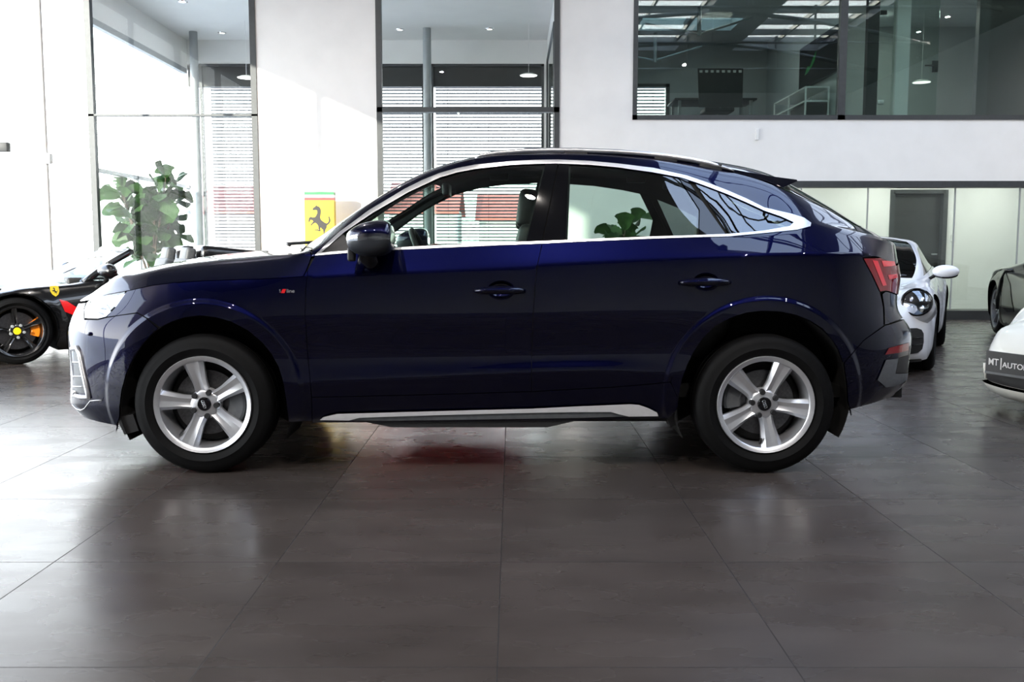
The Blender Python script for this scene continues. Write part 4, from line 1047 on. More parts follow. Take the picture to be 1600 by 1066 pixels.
for sd in BOTH:
    # chrome surround of the side windows
    NET.panel('window_trim', UP_OUT + LOW_OUT, M['satin'], suv, (sd,), off=.004, thick=.012, lo=8, hi=18.5, holes=[UP_IN + LOW_IN], grid=.02, step=4, khi=8.35)
    # glass and gloss-black pillars inside it
    g1 = NET.panel('side_window', UP_IN[:9] + [(852, 256.4), (822, 378.2)] + LOW_IN[7:], M['car_glass'], suv, (sd,), off=-.004, thick=.003, lo=8, hi=13, grid=.05, khi=8.35)
    NET.panel('side_window', [(889, 256.8)] + UP_IN[10:13] + [(1059, 277), (1092, 328), (1091, 367.9)] + LOW_IN[4:6] + [(884, 375.5)], M['car_glass'], suv, (sd,), off=-.004, thick=.003, lo=12, hi=17, grid=.05, khi=8.35)
    NET.panel('side_window', [(1086, 285)] + UP_IN[15:] + LOW_IN[:3], M['car_glass_dark'], suv, (sd,), off=-.003, thick=.003, lo=14, hi=18.4, grid=.05, khi=8.35)
    NET.panel('pillar_trim', [(852, 256.4), (872, 256), (847, 377), (822, 378.2)], M['black_gloss'], suv, (sd,), off=.001, thick=.02, lo=11, hi=14, inset=.3, khi=8.35)
    NET.panel('pillar_trim', [(873, 256), (889, 256.8), (884, 375.5), (848, 377)], M['black_gloss'], suv, (sd,), off=.001, thick=.02, lo=11, hi=14, inset=.3, khi=8.35)
    NET.panel('pillar_trim', [(1060, 277), (1073, 279.8), (1134, 366), (1092, 367.8), (1093, 328)], M['black_gloss'], suv, (sd,), off=.001, thick=.02, lo=13, hi=17, inset=.3, khi=8.35)
    NET.panel('mirror_triangle', [(504, 394.5), (536, 366), (560, 391), (545, 392)], M['black_plastic'], suv, (sd,), off=-.001, thick=.01, lo=8, hi=11, khi=8.35)
    # lamps
    hl = NET.panel('headlight', [(144, 466), (170, 460.5), (197, 455.8), (179, 480.5), (165, 494.8), (152.7, 498.4), (132.5, 498), (131.5, 484), (136, 473)], M['lens'], suv, (sd,), khi=6.6, off=.002, thick=.02, lo=1.2, hi=6, inset=.4, grid=.02)
    tl = NET.panel('tail_light', [(1348.2, 404), (1375, 403.4), ('s', 20.4, 6.4), ('s', 20.4, 5.45), (1383.5, 454.5), (1374.3, 456), (1362, 429.5)], M['red_lens'], suv, (sd,), off=.004, thick=.03, lo=17.5, inset=.4, grid=.02, hi=20.0)
    for q in ([(1362, 407), (1370, 408), (1384, 446), (1378, 447)], [(1376, 408), (1396, 409), (1398, 416), (1379, 417)], [(1386, 430), (1400, 428), (1401, 434), (1388, 437)]):
        NET.panel('light_tube', q, M['red_glow'], tl, (sd,), off=.006, thick=.004, lo=17.5, grid=.02, hi=20.0)
    NET.panel('rear_reflector', [(1382, 554.5), (1388, 544), (1405, 539.5), (1419.3, 535.5), (1418.5, 547.5), (1405, 551)], M['red_lens'], suv, (sd,), off=.004, thick=.01, lo=18, grid=.02, hi=20.0)
    NET.panel('bumper_insert', [(1383, 562.5), (1402.5, 560), (1397.5, 584), (1417, 583.5), (1416, 593), (1402, 602), (1383, 605), (1370, 593.5)], M['grey_plastic'], suv, (sd,), off=.006, thick=.02, lo=18, grid=.02, hi=20.0)
    NET.panel('air_outlet', [(1404, 560), (1418.5, 555), (1417.4, 582.5), (1399, 583)], M['black_plastic'], suv, (sd,), off=.003, thick=.01, lo=18, grid=.02, hi=20.0)
# -- dark cavity behind the gaps, with the openings left out
HOLE_W = [(539, 364), (583, 334), (638, 302), (687, 279), (742, 265.5), (797, 259.5), (850, 257.5), (820, 377), (680, 383), (560, 390), (530, 388)]
HOLE_R = [(892, 258), (964, 263), (1021, 271), (1056, 278), (1090, 329), (1089, 367), (1027, 369), (887, 374.5)]
HOLE_Q = [(1092, 289), (1136, 305.5), (1194, 332), (1232, 348), (1226, 353), (1194, 359), (1142, 364.5)]
for sd in BOTH:
    NET.panel('inner_shell', [('s', 0, 1), ('s', 0, 9.9), ('s', 8, 9.9), ('s', 8.03, 8.1), ('s', 8.45, 8.76), ('s', 9, 9.04), ('s', 10.1, 9.04), ('s', 10.1, 9.95), ('s', 16.3, 9.95), ('s', 16.3, 9), ('s', 17, 9.0), ('s', 18, 8.8), ('s', 18.95, 8.62), ('s', 19.3, 9.1), ('s', 19.35, 9.95), ('s', 22, 9.9), ('s', 22, 1), ('s', 20, 1), ('s', 19.5, 1.03), ('s', 19, 1.03), ('s', 18.2, 1.05), (1326, 633)] + ARC_R2[::-1][1:] + ARC_R[::-1] + [(1046, 653), (830, 658), (488, 660), (451, 660)] + ARC_F + ARC_F2 + [(187, 656), ('s', 3.7, 1.05), ('s', 3, 1.05), ('s', 2, 1.05), ('s', 1, 1)],
              M['inner'], suv, (sd,), off=-.014, thick=0, lo=1, hi=20, khi=8.6, holes=[HOLE_W, HOLE_R, HOLE_Q, ell(*HND[0]), ell(*HND[1])], grid=.06)
def nsurf(u, v, side=-1, off=0.0, lo=2, hi=22, khi=1e9):
    a, b = NET.inv(u, v, lo, hi, 0, khi); X, N = NET.pts(a, b, side, off); return Vector(X[0]), Vector(N[0])
def stv(st, k, side=-1, off=0.0):
    a, b = NET.ab(st, k); X, N = NET.pts(a, b, side, off); return Vector(X[0])

# -- wheels
def spoke_bm(mb, c, side, ang, r_in, r_out, w_in, w_mid, w_out, face, n=10):
    """one forged spoke: two raised ridges with a groove between; face = function radius -> depth behind the rim face"""
    rs = np.linspace(r_in, r_out, n); V = []
    for r in rs:
        t = (r - r_in) / (r_out - r_in)
        wd = w_in + (w_mid - w_in) * min(1, t / .4) if t < .4 else w_mid + (w_out - w_mid) * (t - .4) / .6
        f = face(r); th = .030
        sec = [(-wd, f + th + .012), (-wd, f + .020), (-wd * .60, f), (-wd * .08, f + .013 * (1 - t * .75)), (wd * .08, f + .013 * (1 - t * .75)), (wd * .60, f), (wd, f + .020), (wd, f + th + .012)]
        for tt, d in sec:
            x = r * math.cos(ang) - tt * math.sin(ang); z = r * math.sin(ang) + tt * math.cos(ang)
            V.append((c[0] + x, c[1] - side * d, c[2] + z))
    m = 8; FC = []
    for i in range(n - 1):
        for k in range(m): FC.append((i * m + k, i * m + (k + 1) % m, (i + 1) * m + (k + 1) % m, (i + 1) * m + k))
    FC += [tuple(range(m)), tuple(range((n - 1) * m, n * m))]
    mb.add(V, FC)
def road_wheel(parent, cx, cy, cz, side, angs, R, r_rim, wid, rim_mat, tyre_mat, spoke=None, disc_r=.165, cal=None, cal_mat=None, emblem=None, cap_mat=None, bolts=5, cal_ang=0.0, axis=None, bolt_mat=None):
    """c = centre of the outer face; side = -1 faces the camera side (-y), +1 the other"""
    c = (cx, cy, cz); s = side
    ax = (0, -s, 0)                          # pointing inward
    mb = MB()
    mb.lathe([(r_rim * .905, .012), (r_rim * .93, .006), (r_rim * .985, .002), (r_rim, .0), (r_rim * 1.012, .004), (r_rim * 1.012, .016), (r_rim * .985, .020), (r_rim * .955, .035), (r_rim * .90, .075), (r_rim * .885, wid * .9), (r_rim * .865, wid * .9), (r_rim * .87, .07), (r_rim * .895, .03)], c, ax, 72, closed=True)
    face = lambda r: .012 + .030 * (1 - (r / r_rim)) ** 1.3 * 1.2
    sp = spoke or dict(w_in=.036, w_mid=.034, w_out=.054)
    for a in angs: spoke_bm(mb, c, s, math.radians(a), r_rim * .14, r_rim * .93, sp['w_in'], sp['w_mid'], sp['w_out'], face)
    mb.lathe([(.0, .034), (.060, .034), (.070, .040), (.078, .052), (.080, .085), (.0, .085)], c, ax, 40)
    wh = mb.build('wheel', rim_mat, parent, 32)
    ri = r_rim * .99
    pr = [(ri, .030), (ri + .006, .012), (ri + .018, .004), (ri + (R - ri) * .35, -.004), (ri + (R - ri) * .40, -.0065), (ri + (R - ri) * .44, -.004), (ri + (R - ri) * .62, .000), (R * .955, .010), (R * .980, .022), (R * .985, .026), (R * .994, .036), (R, .055)]
    pr += [(R, wid * .34), (R - .007, wid * .345), (R - .007, wid * .375), (R, wid * .38), (R, wid * .62), (R - .007, wid * .625), (R - .007, wid * .655), (R, wid * .66), (R, wid - .055), (R * .994, wid - .036), (R * .955, wid - .010), (ri + (R - ri) * .5, wid), (ri, wid - .03)]
    MB().lathe(pr, c, ax, 96, closed=True).build('tyre', tyre_mat, wh, 40)
    MB().lathe([(.05, .098), (disc_r, .098), (disc_r, .122), (.05, .122)], c, ax, 64, closed=True).build('brake_disc', M['disc'], wh, 40)
    MB().lathe([(.0, .13), (r_rim * .80, .135), (r_rim * .86, .15), (r_rim * .86, .16), (.0, .16)], c, ax, 48, closed=False).build('dust_shield', M['inner'], wh, 40)
    cmb = MB()
    a0 = cal_ang - .45; a1 = cal_ang + .45; N = 10; V = []
    for i in range(N + 1):
        a = a0 + (a1 - a0) * i / N; e = 1 - .25 * abs(2 * i / N - 1) ** 4
        for r, d in ((disc_r * .68, .075), (disc_r * .74, .066), (disc_r * (1.0 + .12 * e), .066), (disc_r * (1.05 + .14 * e), .08), (disc_r * (1.05 + .14 * e), .135), (disc_r * .68, .135)):
            V.append((cx + r * math.cos(a), cy - s * d, cz + r * math.sin(a)))
    FC = [(i * 6 + k, i * 6 + (k + 1) % 6, (i + 1) * 6 + (k + 1) % 6, (i + 1) * 6 + k) for i in range(N) for k in range(6)] + [tuple(range(6)), tuple(range(N * 6, N * 6 + 6))]
    cmb.add(V, FC).build('brake_caliper', cal_mat or M['grey_plastic'], wh, 35)
    MB().lathe([(.0, .026), (.031, .027), (.035, .031), (.036, .040), (.0, .040)], c, ax, 32).build('hub_cap', cap_mat or M['black_gloss'], wh, 40)
    for i in range(bolts):
        a = math.radians(angs[0] + 180 / len(angs) + i * 360 / bolts) if bolts == len(angs) else math.radians(i * 360 / bolts + 20)
        b = Vector((cx + .062 * math.cos(a), cy, cz + .062 * math.sin(a)))
        MB().lathe([(.0, .022), (.0115, .022), (.0145, .026), (.0155, .045)], b, ax, 6 if i < 0 else 12).build('lug_bolt', bolt_mat or M['black_plastic'], wh, 40)
    a = math.radians(angs[0] + 128); v0 = Vector((cx + r_rim * .84 * math.cos(a), cy - s * .035, cz + r_rim * .84 * math.sin(a)))
    MB().cyl(v0, v0 + Vector((-.03 * math.cos(a), s * .012, -.03 * math.sin(a))), .006, .005, 10).build('valve', M['black_plastic'], wh, 40)
    if emblem == 'rings':
        e = MB()
        for k in range(4):
            o = Vector((cx + (-.0135 + .009 * k) * math.cos(math.radians(-70)), cy - s * .0255, cz + (-.0135 + .009 * k) * math.sin(math.radians(-70))))
            e.tube([o + Vector((0.0075 * math.cos(q * math.pi / 10), 0, 0.0075 * math.sin(q * math.pi / 10))) for q in range(20)], .0012, 6, closed=True)
        e.build('ring_emblem', M['chrome'], wh, True)
    return wh
YN, YF = YC - .925, YC + .925
for sd, y in ((-1, YN), (1, YF)):
    road_wheel(suv, AX_F[0], y, AX_F[1], sd, [103, 31, -41, -113, 175], R_TYRE, .243, .235, M['silver'], M['rubber'], cal_ang=-.15, emblem='rings')
    road_wheel(suv, AX_R[0], y, AX_R[1], sd, [137, 65, -7, -79, -151], R_TYRE, .243, .235, M['silver'], M['rubber'], cal_ang=math.pi - .3, emblem='rings')
# wheel housings
for (cx, cz), R in ((ARCH_F, .445), (ARCH_R, .45)):
    for sd in BOTH:
        MB().lathe([(R - .01, .06), (R, .04), (R, .42), (.0, .42)], (cx, YC + sd * .93, cz), (0, -sd, 0), 48, a0=0, a1=2 * math.pi).build('wheel_housing', M['inner'], suv, 40) if False else None
        V = []; N = 40; FC = []
        for i in range(N + 1):
            a = math.radians(-28 + 236 * i / N)
            for r, d in ((R - .004, .045), (R, .06), (R, .40), (.03, .42)):
                V.append((cx + r * math.cos(a), YC + sd * (.93 - d), max(.16, cz + r * math.sin(a))))
        for i in range(N):
            for k in range(3): FC.append((i * 4 + k, i * 4 + k + 1, (i + 1) * 4 + k + 1, (i + 1) * 4 + k))
        mesh_obj('wheel_housing', V, FC, M['inner'], suv, 40)
# underbody, mud deflectors, rocker keel
ub = MB().box(AX_F[0] + .46, AX_R[0] - .48, YC - .84, YC + .84, .255, .36).box(-2.15, AX_F[0] - .46, YC - .62, YC + .62, .24, .40).box(AX_R[0] + .46, 2.08, YC - .6, YC + .6, .34, .5)
ub.box(AX_F[0] - .5, AX_F[0] + .5, YC - .50, YC + .50, .28, .5).box(AX_R[0] - .5, AX_R[0] + .5, YC - .48, YC + .48, .3, .5)
ub.build('underbody', M['inner'], suv)
for sd in BOTH:
    hw = .86; pl = [at(u, v, YC - hw) for u, v in ((500, 655), (560, 657), (612, 667.5), (855, 667.5), (905, 656), (1030, 653), (1030, 645), (500, 645))]
    MB().prism(pl, lambda q, d: (q[0], YC + sd * d, q[1]), .70, .868).build('rocker_keel', M['black_plastic'], suv)
    pl = [at(u, v, YC - .85) for u, v in ((184, 652), (210, 646), (219, 672), (197, 678.5))]
    MB().prism(pl, lambda q, d: (q[0], YC + sd * d, q[1]), .55, .87).build('mud_deflector', M['black_plastic'], suv)
    pl = [at(u, v, YC - .85) for u, v in ((1040, 648), (1058, 636), (1060, 664), (1048, 668))]
    MB().prism(pl, lambda q, d: (q[0], YC + sd * d, q[1]), .62, .84).build('mud_deflector', M['black_plastic'], suv)
# silver blade along the rocker with its grey lower half
for sd in BOTH:
    bl = NET.panel('rocker_blade', [(500.5, 654.5), (506, 650), (527, 645), (600, 643), (700, 640.3), (829, 637), (900, 633.5), (984, 630), (998, 631), (1012, 636), (1026, 643), (1028, 648.5), (982, 649), (968, 646), (954, 642), (900, 642.3), (831, 643.3), (700, 646.5), (600, 649.5), (562, 651), (546, 655)], M['blade'], suv, (sd,), off=.016, thick=.02, lo=7.5, hi=15, grid=.02)
    NET.panel('rocker_blade_base', [(546, 655.5), (562, 651.5), (600, 650), (700, 647), (831, 643.8), (900, 642.8), (953, 642.5), (967, 646.5), (981, 649.5), (900, 652), (831, 653), (700, 655), (600, 656)], M['grey_plastic'], suv, (sd,), off=.010, thick=.02, lo=7.5, hi=15, grid=.02)
# roof rails
for sd in BOTH:
    pr = [(742, 243.5), (752, 240.5), (775, 236.8), (820, 233.2), (860, 232.3), (900, 232.4), (960, 234.4), (1000, 237.2), (1040, 241.3), (1080, 247.3), (1110, 253.6), (1135, 260.5), (1147, 265)]
    P = []
    for u, v in pr:
        x, z = at(u, v + 2.5, YC - .60); P.append((x, YC + sd * .60, z))
    rr = [.004, .012] + [.016] * 9 + [.010, .004]
    rl = MB().tube(P, rr, 10, flat=.8).build('roof_rail', M['satin'], suv, True)
    for u in (775, 900, 1060, 1120):
        i = min(range(len(pr)), key=lambda k: abs(pr[k][0] - u)); q = Vector(P[i])
        MB().rbox(q - Vector((0, 0, .03)), .06, .012, .03, .008, 2).build('rail_foot', M['black_plastic'], rl, 40)
# roof spoiler
V = []; FC = []; ys = np.linspace(-.60, .60, 17)
for y in ys:
    e = 1 - (abs(y) / .60) ** 6 * .10; b = .05 * (1 - (y / .6) ** 2); up = .022 * (1 - (y / .6) ** 2)
    sec = [at(1140, 263.5, YC - .6), at(1165, 268.5, YC - .6), at(1205, 275.5, YC - .6), at(1245, 280.8, YC - .6), at(1246, 283.2, YC - .6), at(1228, 291, YC - .6), at(1209, 299, YC - .6), at(1175, 290, YC - .6)]
    for i, (x, z) in enumerate(sec): V.append((x + (b if i in (3, 4, 5) else 0), YC + y, z + up))
m = 8
for i in range(len(ys) - 1):
    for k in range(m): FC.append((i * m + k, (i + 1) * m + k, (i + 1) * m + (k + 1) % m, i * m + (k + 1) % m))
FC += [tuple(range(m)), tuple(range((len(ys) - 1) * m, len(ys) * m))]
mesh_obj('roof_spoiler', V, [f[::-1] for f in FC], B, suv, 35)
# door mirrors
for sd in BOTH:
    hwm = 1.03; us = [540.5, 542, 546, 553, 563, 576, 590, 600, 607, 611, 613]
    top = [368, 364, 360, 354.5, 349.5, 345.8, 343.8, 344.2, 347, 353, 364]; mid = [374, 373.5, 373, 372, 371, 370.5, 370.5, 371, 371.5, 372, 372]; bot = [378, 384, 391, 396, 400, 402, 401, 398.5, 394.5, 389, 381]
    dep = [.02, .045, .07, .092, .108, .118, .122, .12, .117, .113, .10]
    def half(lo, hi, grow=0.0, n=14):
        V = []; FC = []
        for i, u in enumerate(us):
            x, zt = at(u, top[i], YC - hwm); _, zm = at(u, mid[i], YC - hwm); _, zb = at(u, bot[i], YC - hwm)
            for k in range(n + 1):
                a = lo + (hi - lo) * k / n; c_, s_ = math.cos(a), math.sin(a)
                sg = lambda q: math.copysign(abs(q) ** .8, q)
                h = (zt - zm if s_ >= 0 else zm - zb) + grow
                V.append((x, YC + sd * (hwm - .03) + sg(c_) * (dep[i] + grow), zm + h * sg(s_)))
        for i in range(len(us) - 1):
            for k in range(n): FC.append((i * (n + 1) + k, i * (n + 1) + k + 1, (i + 1) * (n + 1) + k + 1, (i + 1) * (n + 1) + k))
        mbx = MB().add(V, FC); return mbx, V, n
    mc, V, n = half(0, math.pi); mir = mc.build('door_mirror', B, suv, 50)
    mc, V2, n = half(math.pi, 2 * math.pi); i0 = (len(us) - 1) * (n + 1)
    mc.build('mirror_base', M['mirror_grey'], mir, 50)
    loop = V[i0:] + V2[i0 + 1:-1]
    MB().add(loop, [tuple(range(len(loop)))]).build('mirror_glass', M['chrome'], mir)
    mc, _, _ = half(-.16, .16, .003) if sd == 1 else half(math.pi - .16, math.pi + .12, .003)
    mc.build('turn_signal', M['lens'], mir, True)
    x0, z0 = at(556, 397, YC - .98); s0, n0 = nsurf(575, 401, sd, 0, 8, 11); 
    mm = MB(); a = Vector((x0 + .02, YC + sd * .97, z0)); 
    mm.tube([a + Vector((0.04, 0, .02)), a + Vector((.03, -sd * .02, -.02)), a + Vector((.045, -sd * .06, -.045)), s0 - n0 * .01], [.045, .040, .034, .04], 14, flat=.75)
    x1, z1 = at(545, 399, YC - 1.0)
    mm.rbox((x1 + .012, YC + sd * .985, z1 + .005), .018, .03, .035, .012, 3)
    mm.build('mirror_foot', M['black_plastic'], mir, 40)
# front of the car: lamp insides, intake frame, grille
for sd in BOTH:
    NET.panel('lamp_bowl', [(146, 468), (170, 462.5), (195, 457.5), (177, 481), (163, 494), (153, 496.5), (135, 496), (133.5, 484), (138, 474)], M['silver'], suv, (sd,), off=-.009, thick=0, lo=1.2, hi=6, khi=6.6, grid=.02)
    t = MB()
    for pts in ([(166, 476), (172, 485), (178, 479)], [(150, 487), (160, 490)], [(150, 480), (164, 482)]):
        t.tube([nsurf(u, v, sd, -.004, 1.2, 6, 6.6)[0] for u, v in pts], .005, 8)
    t.build('light_module', M['black_gloss'], suv, True)
    t = MB().tube([nsurf(u, v, sd, -.003, 1.2, 6, 6.6)[0] for u, v in [(133, 502), (134, 512), (139, 513), (141, 504)]], .006, 8)
    NET.panel('air_intake', [(115, 549), (121.5, 549), (125.5, 572), (131, 598), (134.5, 614), (117, 614)], M['grey_plastic'], suv, (sd,), off=.002, thick=.01, lo=1.3, hi=6, khi=6, grid=.02)
    t = MB(); fr = [(114, 545), (121.5, 543.5), (125.5, 552), (129.5, 575), (135, 600), (139.5, 621), (128, 621), (118, 618), (118.5, 611)]
    P = [nsurf(u, v, sd, .004, 1.35, 6, 6)[0] for u, v in fr]; PP = []
    for i in range(len(P) - 1):
        for k in range(3): PP.append(P[i].lerp(P[i + 1], k / 3))
    t.tube(PP + [P[-1]], .013, 10); t.build('intake_frame', M['satin'], suv, True)
    t = MB().tube([nsurf(u, v, sd, .003, 1.35, 6, 6)[0] for u, v in [(113.5, 632), (120, 638.5), (127, 641), (133, 638), (142, 626.5), (150, 625.6), (159, 625.5)]], .003, 8)
    t.build('bumper_bead', M['satin'], suv, True)
    for v in (566, 588, 604):
        t = MB(); t.tube([nsurf(u, v, sd, .005, 1.3, 6, 6)[0] for u in (115, 121, 127 if v < 580 else 131)], .003, 6)
        t.build('intake_slat', M['satin'], suv, True)
    s0, n0 = nsurf(142, 522, sd, .001, 2, 6, 6)
    MB().ball(s0, .018, .010, .010, 14, 8).build('parking_sensor', B, suv, True)
NET.panel('grille', [('s', 0, 2.6), ('s', 1.05, 2.7), ('s', 1.15, 5.0), ('s', .9, 5.4), ('s', 0, 5.5)], M['black_gloss'], suv, BOTH, off=.006, thick=.012, grid=.04)
# small script badge on the wing: red slanted tab then letters
s0, n0 = nsurf(446, 455, -1, .0015, 6, 9)
bd = mesh_obj('wing_badge', [(s0.x - .030 + dx, s0.y - .002 + dy, s0.z + dz) for dy in (0, .004) for dx, dz in ((.008, -.010), (.026, -.010), (.034, .010), (.016, .010))], [(0, 1, 2, 3), (7, 6, 5, 4), (0, 4, 5, 1), (1, 5, 6, 2), (2, 6, 7, 3), (3, 7, 4, 0)], M['red'], suv)
lettering('badge_letter', 'S', (s0.x - .030, s0.y - .003, s0.z), .022, M['satin'], bd, sx=.8)
lettering('badge_lettering', 'line', (s0.x + .006, s0.y - .003, s0.z), .026, M['satin'], bd, sx=1.1)
# wipers
for dy, l in ((-.45, .55), (.1, .6)):
    x, z = -1.20, 1.150
    MB().tube([(x + .02, YC + dy - .1, z), (x - .04, YC + dy + .1, z + .006), (x + .06, YC + dy + l * .9, z + .02)], .009, 8).build('wiper', M['black_plastic'], suv, True)
# -- cabin
MB().rbox((-.80, YC, .985), .30, .68, .125, .06, 4).rbox((-.62, YC - .38, 1.09), .10, .18, .035, .025, 3).build('dashboard', M['leather'], suv, 40)
sw = MB(); c = Vector((-.47, YC - .38, 1.06)); ax = Vector((.90, 0, .42)).normalized(); e1 = Vector((0, 1, 0)); e2 = ax.cross(e1)
sw.tube([c + .185 * (math.cos(k * math.pi / 20) * e1 + math.sin(k * math.pi / 20) * e2) for k in range(40)], .016, 10, closed=True)
for a in (0, math.pi, -math.pi / 2): sw.tube([c, c + .18 * (math.cos(a) * e1 + math.sin(a) * e2)], .018, 8)
sw.ball(c, .05, .06, .05); sw.cyl(c, c - ax * .25, .03)
sw.build('steering_wheel', M['leather'], suv, 50)
def cushion(mb, c, hx, hy, hz, r, tilt=0.0): mb.rbox(c, hx, hy, hz, r, 4, Matrix.Rotation(tilt, 3, 'Y'))
for dy in (-.38, .38):
    m = MB(); cushion(m, (-.22, YC + dy, .66), .27, .25, .09, .05, -.1); st = m.build('front_seat', M['leather'], suv, 50)
    m = MB(); cushion(m, (.06, YC + dy, .96), .085, .24, .30, .06, .22); m.build('seat_back', M['leather'], st, 50)
    m = MB(); cushion(m, (.085, YC + dy, 1.345), .055, .13, .105, .045, .12); m.build('headrest', M['leather'], st, 50)
m = MB(); cushion(m, (.85, YC, .64), .25, .64, .10, .05); st = m.build('rear_seat', M['leather'], suv, 50)
m = MB(); cushion(m, (1.12, YC, .92), .09, .64, .28, .05, .3); m.build('seat_back', M['leather'], st, 50)
for dy in (-.36, .36):
    m = MB(); cushion(m, (1.19, YC + dy, 1.20), .04, .12, .07, .03, .2); m.build('headrest', M['leather'], st, 50)
MB().box(-1.0, 1.9, YC - .72, YC + .72, .36, .42).build('cabin_floor', M['inner'], suv)
MB().box(1.25, 1.95, YC - .62, YC + .62, 1.0, 1.03).build('parcel_shelf', M['inner'], suv)
for sd in BOTH:
    NET.panel('door_lining', [(500, 402), (847, 384), (1130, 373), (1130, 480), (1040, 600), (500, 615)], M['leather'], suv, (sd,), off=-.05, thick=0, lo=8, hi=16, grid=.08)
    NET.panel('pillar_lining', [('s', 8.22, 7.85), ('s', 8.35, 8.6), ('s', 8.7, 9.05), ('s', 9, 9.22), ('s', 10, 9.22), ('s', 10.2, 9.1), ('s', 10.35, 8.6), ('s', 10.35, 8.2), ('s', 10, 8.05), ('s', 9, 8.0), ('s', 8.6, 7.8)], M['lining'], suv, (sd,), off=-.045, thick=.02, grid=.05)
m = MB().rbox((-.38, YC, 1.47), .02, .12, .035, .012, 3); m.build('rear_view_mirror', M['black_plastic'], suv, 40)
# ------------------------------------------------------------------ the low sports cars round it (each built in its own coordinates: nose at -x)
M['white_paint'] = material('white_car_paint', (.74, .75, .78), .3, 0, 1.0, coat_rough=.02)
M['cream_paint'] = material('cream_white_car_paint', (.80, .79, .72), .3, 0, 1.0, coat_rough=.02)
M['black_paint'] = material('black_car_paint', (.003, .003, .0035), .25, 0, 1.0, coat_rough=.02)
M['green_black'] = material('dark_green_black_paint', (.0035, .0045, .0042), .3, 0, 1.0, spec=.1, coat_rough=.03)
M['red_paint'] = material('red_car_paint', (.55, .006, .008), .28, .1, 1.0, coat_rough=.02)
M['orange'] = material('orange_caliper_paint', (.80, .22, .01), .35)
M['dark_wheel'] = noise_color(material('black_wheel_paint', (.010, .010, .011), .22, .3, .8), (.009, .009, .010), (.013, .013, .014), 20)
M['shade_glass'] = glass('dark_windscreen', (.10, .12, .12), 1.52, boost=1.1)
M['grey_leather'] = noise_color(material('grey_leather', (.06, .065, .07), .5), (.05, .055, .06), (.075, .08, .085), 50)

